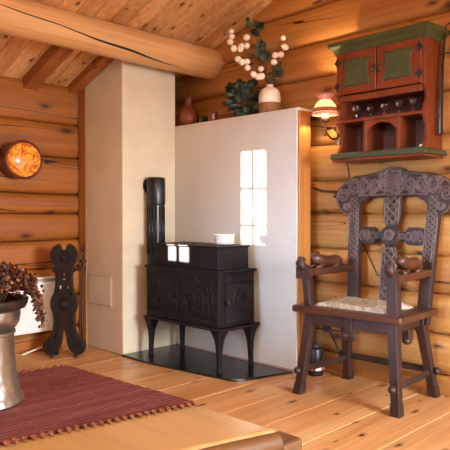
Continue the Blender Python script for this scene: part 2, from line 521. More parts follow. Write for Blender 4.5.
# white masonry chimney
CX0, CX1, CY = 2.469, 2.955, 3.482
b = MB(); vs = []
for (x, y) in ((CX0, CY), (CX1, CY), (CX1, 4.06), (CX0, 4.06)):
    vs += [(x, y, 0), (x, y, ceil_z(y)+.01)]
b.add(vs, [(0,2,3,1),(2,4,5,3),(4,6,7,5),(6,0,1,7),(0,6,4,2),(1,3,5,7)])
chim = struct(b.build('wall_chimney', M['plaster'], bevel=.012, seg=3))
h = MB(); h.box(CX0-.007, CX0+.01, 3.625, 3.915, .335, .54)
hatch = h.build('chimney_hatch', M['plaster'], chim, bevel=.003)
h = MB()
for (y0, y1, z0, z1) in ((3.617,3.923,.327,.335),(3.617,3.923,.54,.548),(3.617,3.625,.335,.54),(3.915,3.923,.335,.54)): h.box(CX0-.004, CX0+.01, y0, y1, z0, z1)
h.build('hatch_gap_line', M['hatch_gap_line'], hatch)  # darker bars painted in as the shaded gap line around the hatch
struct(MB().box(2.458, 2.47, 3.945, 4.04, 0, 1.945).build('trim_1', M['trim'], bevel=.003))

# white partition beside the chimney with its pine end board and shelf top
part = struct(MB().box(2.955, 3.065, 2.325, 3.95, 0, 1.645).build('wall_partition', M['white'], bevel=.003))
MB().box(2.952, 3.18, 2.312, 3.95, 1.645, 1.662).build('shelf_board', M['white'], part, bevel=.003)
MB().box(2.962, 3.078, 2.31, 2.325, 0, 1.645).build('end_board', M['post'], part, bevel=.003)
struct(MB().box(2.944, 2.955, 2.325, 3.48, 0, .022).build('baseboard_partition', M['sill'], bevel=.002))
struct(MB().box(XL, 2.44, 4.03, 4.055, 0, .085).build('baseboard_back', M['eave'], bevel=.004))

# black hearth plate
hp = [(2.452, 3.478), (2.452, 3.16), (2.535, 2.53), (2.548, 2.49), (2.575, 2.462), (2.61, 2.445), (2.952, 2.345), (2.952, 3.478)]
b = MB(); n = len(hp)
b.add([(x, y, 0) for x, y in hp] + [(x, y, .014) for x, y in hp],
      [tuple(range(n-1, -1, -1)), tuple(range(n, 2*n))] + [(i, (i+1) % n, (i+1) % n+n, i+n) for i in range(n)])
tag(b.build('hearth_plate', M['hearth'], bevel=.003), 'thin black hearth plate on the floor under the iron stove', 'hearth plate')

# ------------------------------------------------------------------ wood stove
def stove():
    HZ = .014
    t = thing('wood_stove', 'black cast iron wood stove on tall legs beside the white partition', 'stove', (2.722, 2.975, HZ))
    # local: x across (world x), y along
    x0, x1, y0, y1 = 2.56-2.722, 2.885-2.722, 2.615-2.975, 3.335-2.975
    zb, zt = .265, .635
    b = MB(); b.box(x0-.022, x1+.02, y0-.035, y1+.01, zb, zb+.018)
    b.build('base_plate', M['stove'], t, bevel=.006, seg=3)
    b = MB(); b.box(x0, x1, y0, y1, zb+.018, zt-.014)
    body = b.build('body', M['stove'], t, bevel=.006, seg=3)
    b = MB(); b.box(x0-.014, x1+.012, y0-.014, y1+.004, zt-.014, zt)
    b.box(x0-.006, x1+.006, y0-.006, y1, zt-.022, zt-.014)
    b.build('top_plate', M['stove'], t, bevel=.005, seg=3)
    # upper heat box
    ux0, ux1, uy0, uy1 = 2.585-2.722, 2.865-2.722, 2.648-2.975, 3.285-2.975
    zu = .786
    b = MB(); b.box(ux0, ux1, uy0, uy1, zt, zu-.012)
    b.build('upper_box', M['stove_dark'], t, bevel=.004)
    b = MB(); b.box(ux0-.008, ux1+.008, uy0-.008, uy1+.006, zu-.012, zu)
    b.build('upper_lid', M['stove'], t, bevel=.004)
    # relief on the long side: framed scene with trees, animals and a vine
    b = MB(); xs = x0-.001
    ya, yb, za, zc = y0+.055, y1-.04, zb+.05, zt-.045
    fr = [(xs, ya, za), (xs, yb, za), (xs, yb, zc), (xs, ya, zc), (xs, ya, za)]
    b.tube(fr, .006, 6, up=(1,0,0))
    rnd = random.Random(3)
    def Q(u, v): return (xs, yb-(yb-ya)*u, za+(zc-za)*v)      # u from far end to door end
    b.tube([Q(.02+.96*i/30, .10+.03*math.sin(i*.9)) for i in range(31)], .006, 6, up=(1,0,0))
    for u, hgt in ((.08,.8), (.2,.62), (.47,.86), (.60,.66), (.86,.84), (.95,.7)):
        b.tube([Q(u+.012*math.sin(k*.9+u*20), .1+(hgt-.1)*k/8) for k in range(9)], [.008-.0005*k for k in range(9)], 6, up=(1,0,0))
        for k in range(5):
            s = 1 if k % 2 else -1
            v0 = hgt*(.5+.1*k)
            b.tube([Q(u, v0), Q(u+s*.03, v0+.05), Q(u+s*.055, v0+.04)], [.005,.0045,.003], 5, up=(1,0,0))
            b.ell(Q(u+s*.05, v0+.06), (.006, .017, .013), 8, 5)
    for u, v, s in ((.28,.26,1), (.38,.36,-1), (.70,.26,1), (.78,.42,-1), (.54,.25,1), (.14,.24,-1)):
        cx = Q(u, v)
        b.ell(cx, (.011, .034, .02), 10, 6)
        b.ell(Q(u+.055*s, v+.14), (.01, .013, .012), 8, 5)
        b.tube([Q(u+.035*s, v+.03), Q(u+.05*s, v+.12)], [.012,.008], 6, up=(1,0,0))
        for d in (-.04, -.02, .02, .04):
            b.tube([Q(u+d, v-.03), Q(u+d+.006*s, v-.16)], [.007,.004], 5, up=(1,0,0))
        b.tube([Q(u+.055*s, v+.18), Q(u+.04*s, v+.25), Q(u+.06*s, v+.29)], [.004,.0035,.002], 5, up=(1,0,0))
    for k in range(11):      # scrolls along the top edge
        u0 = .06+.088*k; sp = []
        for i in range(14):
            a = i*.55; r = .028*(1-i/16)
            sp.append(Q(u0+r*math.cos(a)*.9, .9+r*2.0*math.sin(a)))
        b.tube(sp, [.0055-.0002*i for i in range(14)], 5, up=(1,0,0))
    for k in range(46):      # small foliage bosses
        b.ell(Q(rnd.uniform(.03,.97), rnd.uniform(.14,.82)), (.006, rnd.uniform(.006,.013), rnd.uniform(.005,.01)), 7, 4)
    b.build('relief_panel', M['stove'], body, smooth=True)
    # door end (faces -y)
    d = MB(); dx0, dx1 = x0+.055, x1-.04
    d.box(dx0, dx1, y0-.014, y0+.002, zb+.045, zt-.085)
    door = d.build('door', M['stove_dark'], t, bevel=.005, seg=3)
    d = MB(); yd = y0-.016; cz = (zb+.045+zt-.085)/2; cx = (dx0+dx1)/2
    d.tube([(cx+.062*math.cos(a*PI/14), yd, cz+.01+.075*math.sin(a*PI/14)) for a in range(29)], .0065, 8, up=(0,1,0))
    d.tube([(cx+.045*math.cos(a*.4)*(1-a/24), yd, cz+.01+.05*math.sin(a*.4)*(1-a/24)) for a in range(20)], .005, 6, up=(0,1,0))
    d.tube([(cx-.045, yd, cz-.03), (cx, yd, cz+.0), (cx+.04, yd, cz+.045)], .005, 6, up=(0,1,0))
    d.tube([(dx0+.01, yd+.003, zb+.057), (dx1-.01, yd+.003, zb+.057), (dx1-.01, yd+.003, zt-.097), (dx0+.01, yd+.003, zt-.097), (dx0+.01, yd+.003, zb+.057)], .004, 6, up=(0,1,0))
    d.build('door_ornament', M['stove'], door, smooth=True)
    l = MB(); l.tube([(dx0-.012, y0-.012, cz+.012), (dx0+.012, y0-.03, cz+.012)], .007, 10)
    l.ell((dx0-.002, y0-.032, cz+.012), (.014,.011,.014), 12, 8)
    l.build('latch', M['pewter_dark'], door, smooth=True)
    for z in (zb+.085, zt-.125):
        hg = MB().tube([(dx1+.006, y0-.008, z-.018), (dx1+.006, y0-.008, z+.018)], .008, 10)
        hg.build('hinge', M['stove'], door, smooth='auto')
    a = MB(); a.box(dx0, dx1, y0-.009, y0, zt-.072, zt-.028)
    a.tube([(cx-.05, y0-.012, zt-.05), (cx+.05, y0-.012, zt-.05)], .006, 8)
    a.build('draught_panel', M['stove'], t, bevel=.003)
    # ledge in front of the door
    # cabriole legs
    for sx, sy in ((-1,-1), (-1,1), (1,-1), (1,1)):
        px = (x0+.035) if sx < 0 else (x1-.012)
        py = (y0+.03) if sy < 0 else (y1-.02)
        l = MB(); ks = 12; vs = []
        for k in range(ks+1):
            q = k/ks; z = zb*(1-q)
            w = .026*(1-q)**5 + .0125 + .006*(1-q) + (.004 if q > .95 else 0)
            off = .006*q
            vs += [(px+sx*off-w, py+sy*off-w, z), (px+sx*off+w, py+sy*off-w, z), (px+sx*off+w, py+sy*off+w, z), (px+sx*off-w, py+sy*off+w, z)]
        fs = [(0,1,2,3), (4*ks+3, 4*ks+2, 4*ks+1, 4*ks)]
        for k in range(ks):
            for i in range(4):
                j = (i+1) % 4; fs.append((4*k+i, 4*k+4+i, 4*k+4+j, 4*k+j))
        l.add(vs, fs)
        l.build('leg', M['stove'], t, smooth='auto', bevel=.004)
    # flue pipe out of the far end, up and back into the chimney
    px, py = 2.708-2.722, 3.412-2.975
    R0 = .061
    p = MB()
    p.tube([(px, y1-.02, .60), (px, py-.02, .60), (px, py, .615), (px, py, .66), (px, py, 1.08)], R0, 28)
    pipe = p.build('flue_pipe', M['pipe'], t, smooth='auto')
    f = MB()
    for k in range(14):
        a = 2*PI*k/14
        f.tube([(px+R0*math.cos(a), py+R0*math.sin(a), .70), (px+R0*math.cos(a), py+R0*math.sin(a), 1.04)], .006, 6)
    f.build('flute', M['pipe'], pipe, smooth=True)
    e = MB()
    e.tube([(px, py, 1.05),(px, py, 1.055),(px, py, 1.06),(px, py, 1.235),(px, py, 1.246),(px, py, 1.25)], [R0,R0+.006,R0+.007,R0+.007,R0+.002,R0-.012], 28)
    e.tube([(px, py+.01, 1.19), (px, CY-2.975-.004, 1.19)], .056, 28)
    e.tube([(px, CY-2.975-.016, 1.19), (px, CY-2.975-.002, 1.19)], .066, 28)
    e.build('flue_elbow', M['pipe'], t, smooth='auto')
    return t
stove()
# pan-white bowl on the stove
b = thing('ceramic_bowl', 'small grey white ceramic bowl standing on the stove top', 'bowl', (2.735, 2.745, .805))
m = MB(); m.lathe([(.0,0),(.058,0),(.064,.006),(.066,.03),(.067,.06),(.062,.06),(.06,.03),(.056,.012),(0,.01)], 36)
m.build('body', M['bowl'], b, smooth='auto')
m = MB(); m.lathe([(.067,.052),(.0695,.056),(.0695,.063),(.062,.063),(.062,.058),(.067,.052)], 36)
m.build('rim', M['vase_white'], b, smooth='auto')

# ------------------------------------------------------------------ carved armchair
def spiral(cx, cz, r, turns, sgn, a0, n=22):
    return [(cx + r*(1-.8*i/n)*math.cos(a0+sgn*turns*2*PI*i/n), cz + r*(1-.8*i/n)*math.sin(a0+sgn*turns*2*PI*i/n)) for i in range(n+1)]
def chair():
    t = thing('armchair', 'dark carved wooden armchair with a high back standing before the log wall', 'chair', (2.86, 1.785, 0), math.radians(-87))
    oak, rel = M['oak'], M['oak_relief']
    # seat and apron
    b = MB()
    vs = [(-.325,-.222),(.325,-.222),(.337,.21),(-.30,.21)]
    b.add([(x,y,.457) for x,y in vs]+[(x,y,.493) for x,y in vs], [(3,2,1,0),(4,5,6,7),(0,1,5,4),(1,2,6,5),(2,3,7,6),(3,0,4,7)])
    b.build('seat', M['oak_red'], t, bevel=.01, seg=3)
    a = MB(); a.box(-.24,.24,-.183,-.16,.395,.458); a.build('front_apron', oak, t, bevel=.004)
    for sx in (-1, 1):
        a = MB(); a.box(sx*.245-.012, sx*.245+.012, -.15,.17,.395,.458)
        ap = a.build('side_apron', oak, t, bevel=.004)
        d = MB(); d.box(sx*.245-.02, sx*.245+.02, -.005,.045,.345,.40)
        d.ell((sx*.245, .02, .335), (.024,.03,.022), 12, 8)
        d.build('drop_finial', oak, ap, smooth='auto', bevel=.003)
    a = MB(); a.box(-.24,.24,.165,.185,.395,.458); a.build('rear_apron', oak, t, bevel=.004)
    d = MB(); d.box(.0,.044,-.205,-.184,.375,.457)
    for s in (-1, 1):
        d.lathe([(0,0),(.026,0),(.028,.008),(.02,.014),(.016,.012),(.008,.016),(0,.017)], 18, T(.022+s*.024, -.19, .362) @ R(PI/2,'X'))
    d.build('front_drop', oak, t, smooth='auto', bevel=.003)
    # legs: splayed, tapering to a block foot
    legs = {}
    for nm, (tx, ty, fx, fy) in {'fl': (-.235,-.155,-.292,-.195), 'fr': (.255,-.155,.292,-.19), 'bl': (-.21,.165,-.24,.25), 'br': (.245,.165,.297,.25)}.items():
        l = MB()
        q = .86
        l.taper((tx, ty, .458), (.056,.054), (tx+(fx-tx)*q, ty+(fy-ty)*q, .458*(1-q)), (.046,.046))
        l.taper((tx+(fx-tx)*q, ty+(fy-ty)*q, .066), (.050,.050), (fx, fy, 0), (.056,.056))
        l.build('leg', oak, t, bevel=.005)
        legs[nm] = (tx, ty, fx, fy)
    def at(nm, z):
        tx, ty, fx, fy = legs[nm]; q = 1-z/.458
        return Vector((tx+(fx-tx)*q, ty+(fy-ty)*q, z))
    for p, q, z in (('fl','bl',.135), ('fr','br',.135), ('bl','br',.15)):
        A, B = at(p, z), at(q, z); dr = (B-A).normalized()
        s = MB(); s.tube([A-dr*.05, A, A.lerp(B,.5), B, B+dr*.05], [.012,.014,.016,.014,.012], 4, flat=1.4)
        st = s.build('stretcher', oak, t, bevel=.003)
        for P, sg in ((A,-1),(B,1)):
            k = MB(); k.ell(P+dr*sg*.042, (.021,.021,.021), 12, 8); k.build('peg', oak, st, smooth=True)
    # leaning back: plane x, s(height), thickness; map to local
    XO = .05
    def BM():   # matrix: prism local (x, y=thickness, z) -> lean about seat height
        return T(XO, .185, .49) @ R(-math.radians(6.5), 'X') @ T(0, 0, -.49)
    bm = BM()
    th0, th1 = -.022, .022
    def relief(b, pts, r, closed=False):
        b.tube([(x, th0-.001, z) for x, z in pts], r, 5, M=bm, up=(0,1,0), flat=1.0)
    # posts
    for s in (-1, 1):
        p = MB(); xa, xb = s*.212, s*.245
        outline = [(xa-.034,.40),(xa+.034,.40),(xb+.035,1.10),(xb-.035,1.10)]
        p.prism(outline, th0, th1, bm)
        po = p.build('back_post', oak, t, bevel=.004)
        r = MB()
        for ph in (0, 2*PI/3, 4*PI/3):
            pts = []
            for i in range(61):
                z = .74 + .36*i/60; x = xa+(xb-xa)*(z-.4)/.7
                pts.append((x+.02*math.sin(ph+i*.42), z))
            relief(r, pts, .005)
        for e in (-1, 1):
            relief(r, [(xa+(xb-xa)*(z-.4)/.7+e*.03, z) for z in (.72,.85,.98,1.09)], .0035)
        r.build('carving', rel, po, smooth=True)
    # crest
    half = [(0,1.275),(-.035,1.272),(-.065,1.258),(-.09,1.246),(-.16,1.236),(-.22,1.23),(-.275,1.215),(-.325,1.19),(-.358,1.155),(-.372,1.115),(-.365,1.075),(-.345,1.04),(-.318,1.015),(-.285,1.0),(-.262,1.01)]
    inner = [(-.212,1.01),(-.207,1.05),(-.19,1.075),(-.165,1.085),(-.15,1.103),(0,1.103)]
    L = half + inner
    outline = L + [(-x, z) for x, z in reversed(L[1:-1])]
    c = MB(); c.prism(outline, th0-.004, th1+.004, bm)
    cr = c.build('crest_rail', oak, t, bevel=.005)
    r = MB(); th0 = -.027
    relief(r, [(x*.965, z-.009) for x, z in half] , .0045)
    relief(r, [(-x*.965, z-.009) for x, z in half] , .0045)
    relief(r, [(-.2+.4*i/10, 1.11) for i in range(11)], .004)
    for s in (-1, 1):
        for (cx, cz, rr, sg, a0) in ((-.315,1.11,.042,1,0), (-.24,1.165,.042,-1,2), (-.165,1.165,.04,1,1), (-.10,1.17,.04,-1,.5), (-.055,1.215,.032,1,2), (-.29,1.045,.026,-1,1), (-.12,1.125,.018,1,0), (-.20,1.12,.018,-1,3), (-.27,1.195,.016,1,1), (-.19,1.21,.014,-1,1)):
            relief(r, [(s*x, z) for x, z in spiral(cx, cz, rr, 1.9, sg, a0)], .005)
        for ph in (0, PI):
            relief(r, [(s*(-.34+.34*i/50), 1.155+.01*i/50*2+.038*math.sin(ph+i*.33)*(1-.15*math.cos(i*.2))) for i in range(51)], .0055)
    for ph in (0, 2*PI/3, 4*PI/3):
        relief(r, [(.052*math.sin(ph+i*.35), 1.115+.14*i/40) for i in range(41)], .0055)
    relief(r, spiral(0, 1.19, .045, 2.2, 1, 0), .0055)
    r.build('carving', rel, cr, smooth=True)
    th0 = -.022
    # central splat with cross arms and medallion
    sp = [(-.05,.40),(.05,.40),(.05,.66),(.044,.76),(.030,.815),(.030,.93),(.042,.955),(.054,1.0),(.054,1.11),(-.054,1.11),(-.054,1.0),(-.042,.955),(-.030,.93),(-.030,.815),(-.044,.76),(-.05,.66)]
    s = MB(); s.prism(sp, -.018, .016, bm); so = s.build('back_splat', oak, t, bevel=.004)
    r = MB(); th0 = -.018
    def wid(z):
        return .03 if z < .95 and z > .80 else .042
    for lo, hi in ((.50,.81), (.94,1.095)):
        for ph in (0, 2*PI/3, 4*PI/3):
            nn = int((hi-lo)/.006)
            relief(r, [((wid(lo+(hi-lo)*i/nn)-.012)*math.sin(ph+i*.27), lo+(hi-lo)*i/nn) for i in range(nn+1)], .0058)
        for e in (-1, 1):
            relief(r, [(e*(wid(lo+(hi-lo)*i/14)+.001), lo+(hi-lo)*i/14) for i in range(15)], .0035)
    r.build('carving', rel, so, smooth=True)
    for e in (-1, 1):
        c = MB()
        ol = [(.03,.848),(.085,.848),(.105,.828),(.15,.826),(.205,.832),(.205,.922),(.15,.928),(.105,.926),(.085,.902),(.03,.902)]
        c.prism([(e*x, z) for x, z in ol], -.018, .016, bm)
        co = c.build('back_crossbar', oak, t, bevel=.004)
        r = MB()
        for ph in (0, PI):
            relief(r, [(e*(.055+.14*i/30), .875+(.012+.016*min(1, max(0, (i-6)/10)))*math.sin(ph+i*.42)) for i in range(31)], .005)
        relief(r, [(e*x, z) for x, z in spiral(.155,.876,.03,1.6,1,0)], .005)
        r.build('carving', rel, co, smooth=True)
    md = MB()
    md.lathe([(0,0),(.057,0),(.06,.006),(.06,.02),(.055,.026),(.049,.026),(.046,.02),(.03,.018),(0,.018)], 36, bm @ T(0,-.008,.876) @ R(PI/2,'X'))
    mo = md.build('medallion', oak, t, smooth='auto')
    r = MB(); th0 = -.028
    relief(r, spiral(.0,.876,.034,1.4,1,.6), .006); relief(r, [(-.03,.856),(-.01,.87),(.012,.868),(.03,.892)], .006); relief(r, [(-.025,.895),(-.002,.9),(.018,.89)], .005)
    r.build('carving', rel, mo, smooth=True)
    # arms, arm posts, carved lying animals
    for s in (-1, 1):
        fx, fy, bx_, by = (-.256,-.215,-.18,.20) if s < 0 else (.275,-.225,.28,.20)
        a = MB(); vs = []
        for (x, y, w, z0, z1) in ((fx, fy, .032, .655,.70), (fx, fy+.08, .032, .66,.70), (bx_, by, .028, .665,.705)):
            vs += [(x-w,y,z0),(x+w,y,z0),(x+w,y,z1),(x-w,y,z1)]
        fs = [(0,1,2,3),(11,10,9,8)]
        for k in (0, 4):
            for i in range(4): fs.append((k+i, k+4+i, k+4+(i+1) % 4, k+(i+1) % 4))
        a.add(vs, fs); arm = a.build('armrest', M['oak_red'], t, bevel=.006)
        h = MB()     # scrolled animal head at the front end of the arm
        h.tube([(fx, fy+.05, .69), (fx, fy+.0, .71), (fx, fy-.02, .73), (fx, fy-.012, .752), (fx, fy+.014, .748)], [.02,.028,.027,.02,.012], 10)
        h.box(fx-.034, fx+.034, fy-.014, fy+.02, .645,.71)
        h.ell((fx-.022, fy-.02, .735), (.008,.008,.008), 8, 6); h.ell((fx+.022, fy-.02, .735), (.008,.008,.008), 8, 6)
        h.build('arm_scroll', oak, arm, smooth='auto')
        l = MB()     # lying lion
        dx = (bx_-fx)/(by-fy)
        def P(q, z, o=0): y = fy+.07+.24*q; return (fx+(y-fy)*dx+o, y, z)
        body = [P(1.0,.712),P(.92,.725),P(.78,.733),P(.6,.732),P(.42,.732),P(.28,.74),P(.17,.75),P(.08,.752),P(.0,.745)]
        if s > 0: body = [Vector(p)+Vector((0,0,.012*max(0, 1-k*.0))) for k, p in enumerate(body)]
        l.tube(body, [.010,.027,.034,.031,.030,.035,.031,.026,.012], 12)
        for o in (-.02,.02):
            l.tube([P(.85,.725,o), P(.72,.708,o*1.3), P(.6,.704,o*1.3)], [.018,.013,.009], 8)
            l.tube([P(.3,.725,o), P(.2,.708,o*1.2), P(.03,.705,o*1.2)], [.015,.011,.009], 8)
            l.ell(P(.16,.778,o*.8), (.007,.009,.011), 8, 6)
        l.tube([P(1.0,.712), P(1.05,.705,.015), P(.9,.704,.03)], [.007,.006,.006], 6)
        if s > 0:
            for k in range(9):
                an = k*.7; l.ell(P(.2+.04*math.cos(an), .76+.024*math.sin(an), .012*math.sin(k*2.1)), (.012,.012,.012), 8, 6)
        l.build('arm_animal', M['oak_red'], arm, smooth=True)
        p = MB()
        if s < 0: p.taper((-.244,-.16,.49), (.044,.05), (-.252,-.175,.66), (.044,.05))
        else: p.taper((.272,-.185,.49), (.06,.055), (.268,-.185,.66), (.052,.05))
        p.build('arm_post', oak, t, bevel=.005)
    return t
chair()
# straw pad
b = MB()
nx, ny = 26, 18; vs = []; fs = []
def pad(i, j, top):
    u, v = i/nx, j/ny
    x = -.216+.44*u + .006*math.sin(v*9); y = -.16+.305*v + .006*math.sin(u*11)
    e = min(u, 1-u, v, 1-v)
    hgt = .026*min(1, (e*9))**.5 + .004*math.sin(u*37)*math.sin(v*29)
    return (x, y, .002 + (max(.002, hgt) if top else 0))
for top in (1, 0):
    for j in range(ny+1):
        for i in range(nx+1): vs.append(pad(i, j, top))
W = nx+1; O = W*(ny+1)
for j in range(ny):
    for i in range(nx):
        a = j*W+i; fs.append((a, a+1, a+W+1, a+W)); fs.append((O+a, O+a+W, O+a+W+1, O+a+1))
for i in range(nx):
    fs.append((i, O+i, O+i+1, i+1)); a = ny*W+i; fs.append((a, a+1, O+a+1, O+a))
for j in range(ny):
    a = j*W; fs.append((a, a+W, O+a+W, O+a)); a = j*W+nx; fs.append((a, O+a, O+a+W, a+W))
sc = MB().add(vs, fs).build('seat_pad', M['straw'], smooth=True)
sc.location = (2.86, 1.785, .4925); sc.rotation_euler = (0,0,math.radians(-87))
tag(sc, 'flat woven straw pad lying on the seat of the carved armchair', 'cushion')

# ------------------------------------------------------------------ wall cabinet
def cabinet():
    # local: x to the viewer's right (world -y), y to the wall (world +x)
    XF, YR, YL = 2.972, 1.49, 2.045
    W = YL-YR; D = 3.178-XF
    t = thing('wall_cabinet', 'red brown wall cabinet with green cornice and door panels above the armchair', 'cabinet', (XF, YL, 1.306), -PI/2)
    cw, ci, gr = M['cabinet'], M['cab_in'], M['green']
    H = .635      # carcass top
    zsh, zrail = .232, .36
    for sx, x in ((0, 0), (1, W-.02)):
        # side panel with a scalloped front edge below the doors
        pr = [(.0, H), (.0, zrail+.02), (.03, zrail-.01), (.035, zrail-.05), (.012, zsh+.03), (.0, zsh), (.012, zsh-.03), (.04, zsh-.07), (.035, .10), (.012, .065), (.0, .045), (D, .045), (D, H)]
        b = MB(); n = len(pr)
        b.add([(x, p[0], p[1]) for p in pr]+[(x+.02, p[0], p[1]) for p in pr],
              [tuple(range(n)), tuple(range(2*n-1, n-1, -1))]+[(i, i+n, (i+1) % n+n, (i+1) % n) for i in range(n)])
        b.build('side_panel', cw, t, bevel=.003)
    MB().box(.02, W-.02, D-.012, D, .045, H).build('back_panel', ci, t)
    # bottom moulded shelf, green edge
    b = MB()
    b.prism([(-.012,.012),(W+.03,.012),(W+.03,.03),(W+.015,.045),(-.005,.045),(-.012,.03)], -.045, D)
    b.build('bottom_shelf', M['green_edge'], t, bevel=.006)
    MB().box(-.01, W+.01, -.03, D, .0, .012).build('bottom_moulding', cw, t, bevel=.004)
    # cornice: stepped, overhanging
    b = MB()
    def ring(o, z): return [(-o, -o, z), (W+o, -o, z), (W+o, D, z), (-o, D, z)]
    lv = [(.005,H-.012),(.009,H),(.012,H+.006),(.022,H+.02),(.034,H+.03),(.038,H+.034),(.038,H+.052),(.033,H+.056)]
    vs = [];
    for o, z in lv: vs += ring(o, z)
    fs = [(3,2,1,0)]
    for k in range(len(lv)-1):
        for i in range(4): fs.append((4*k+i, 4*k+(i+1) % 4, 4*k+4+(i+1) % 4, 4*k+4+i))
    m = 4*(len(lv)-1); fs.append((m, m+1, m+2, m+3))
    b.add(vs, fs); b.build('cornice', gr, t, bevel=.002)
    # rail and shelves
    MB().box(.02, W-.02, .005, D-.012, zrail, zrail+.02).build('door_floor', cw, t, bevel=.003)
    MB().box(.02, W-.02, .0, .02, zrail-.015, zrail+.02).build('shelf_rail', cw, t, bevel=.003)
    MB().box(.018, W-.018, -.004, D-.012, zsh-.008, zsh+.008).build('glass_shelf', cw, t, bevel=.003)
    for x in (.178, W-.17):
        MB().box(x, x+.02, .01, D-.012, .045, zsh-.008).build('divider', cw, t, bevel=.002)
    # arched fascia of the middle compartment
    xa, xb = .198, W-.17; mid = (xa+xb)/2
    pts = [(xa, zsh-.008), (xa, .17)]
    for k in range(15):
        q = k/14; x = xa+.012+(xb-xa-.024)*q
        pts.append((x, .172+.036*math.sin(PI*q)**.7))
    pts += [(xb, .17), (xb, zsh-.008)]
    MB().prism(pts, .012, .026).build('arch_fascia', cw, t, bevel=.002)
    # doors
    z0, z1 = zrail+.024, H-.014
    for k in (0, 1):
        xa = .012 + k*(W-.024)/2 + .002; xb = xa + (W-.024)/2 - .004
        d = MB().box(xa, xb, -.02, -.001, z0, z1).build('door', cw, t, bevel=.004)
        cx, cz = (xa+xb)/2 + (.004 if k == 0 else -.004), (z0+z1)/2
        hw, hh = .083, .078
        pts = []
        base = [(-1,.9),(-.86,1),(-.7,.86),(-.5,.82),(-.25,.93),(0,.98),(.25,.93),(.5,.82),(.7,.86),(.86,1),(1,.9)]
        right = [(.93,.62),(.84,.4),(.84,0),(.84,-.4),(.93,-.62)]
        pts = base + right + [(x, -z) for x, z in reversed(base)] + [(-x, z) for x, z in reversed(right)]
        pl = [(cx+hw*x, cz+hh*z) for x, z in pts]
        p = MB().prism(pl, -.027, -.018).build('door_panel', gr, d, bevel=.004)
        mo = MB(); cl = pl+[pl[0], pl[1]]
        mo.tube([(x, -.022, z) for x, z in cl], .0055, 6, up=(0,1,0))
        mo.build('panel_moulding', M['green_edge'], p, smooth=True)
        hx = xa+.008 if k == 0 else xb-.008
        for hz in (z0+.05, z1-.05):
            hg = MB()
            hg.box(hx-.008, hx+.008, -.024, -.018, hz-.02, hz+.02)
            for a in range(4): hg.ell((hx+.013*math.cos(a*PI/2), -.022, hz+.016*math.sin(a*PI/2)), (.009,.004,.009), 10, 6)
            hg.build('hinge', M['iron'], d, smooth='auto')
        kx = xb-.016 if k == 0 else xa+.016
        pu = MB()
        pu.ell((kx, -.023, cz+.0), (.009,.004,.026), 10, 8); pu.ell((kx, -.030, cz), (.008,.009,.011), 10, 8)
        pu.build('pull', M['iron'], d, smooth=True)
    return t
cabinet()
CABZ = 1.306+.232+.008
def glass_thing(y, x, lab, s=1.0):
    t = thing('drinking_glass', lab, 'glass', (x, y, CABZ), 0, 'glasses on the cabinet shelf')
    b = MB(); b.lathe([(0,.002),(.022,.002),(.022,.0),(0,.0)], 20); b.lathe([(.0,.0),(.024,.0),(.022,.004),(.005,.007),(.0,.007)], 20)
    b.build('foot', M['glass'], t, smooth='auto')
    b = MB(); b.lathe([(0,.006),(.0045,.006),(.004,.018),(.0075,.024),(.004,.03),(.006,.036),(0,.036)], 14); b.build('stem', M['glass'], t, smooth=True)
    b = MB(); b.lathe([(0,.034),(.010,.036),(.0155,.044),(.019,.058),(.023,.082),(.0217,.082),(.0177,.058),(.014,.047),(.009,.04),(0,.039)], 32, ripple=lambda k, a: .05*math.sin(8*a))
    b.build('bowl', M['glass'], t, smooth=True)
    t.scale = (s, s, s)
for y, x, lab in ((1.958, 3.05, 'small clear stem glass at the left end of the cabinet shelf'),
                  (1.885, 3.09, 'clear stem glass second from the left on the cabinet shelf'),
                  (1.785, 3.07, 'clear stem glass at the middle of the cabinet shelf'),
                  (1.69, 3.07, 'clear stem glass fourth from the left on the cabinet shelf'),
                  (1.60, 3.06, 'clear stem glass at the right end of the cabinet shelf')):
    glass_thing(y, x, lab, 1.2)
o = MB(); o.lathe([(0,0),(.011,0),(.013,.008),(.010,.018),(.006,.024),(0,.025)], 16)
tag(o.build('ornament', M['vase_white'], smooth=True, loc=(3.03, 1.54, 1.352)), 'tiny white ornament in the lower right compartment of the wall cabinet', 'ornament')

# black strap hanging at the right of the cabinet
t = thing('hanging_strap', 'long black tapered strap hanging by the right side of the cabinet', 'strap', (3.115, 1.462, 1.42))
b = MB(); b.tube([(-.02,.0,0),(-.02,.0,.012),(-.015,0,.2),(0,0,.4),(.015,-.003,.52),(.02,-.008,.57)], [.018,.022,.019,.013,.009,.007], 12, flat=.4, up=(0,1,0))
b.build('strap', M['leather'], t, smooth=True)
b = MB(); b.tube([(.02,-.008,.565),(.022,-.004,.59),(.026,-.02,.605),(.03,-.035,.59),(.03,-.028,.56),(.03,-.03,.52)], .005, 8); b.build('loop', M['leather'], t, smooth=True)
b = MB(); b.tube([(0,.012,.44),(0,-.03,.44),(.06,-.05,.44)], .005, 8); b.build('bracket', M['iron'], t, smooth=True)

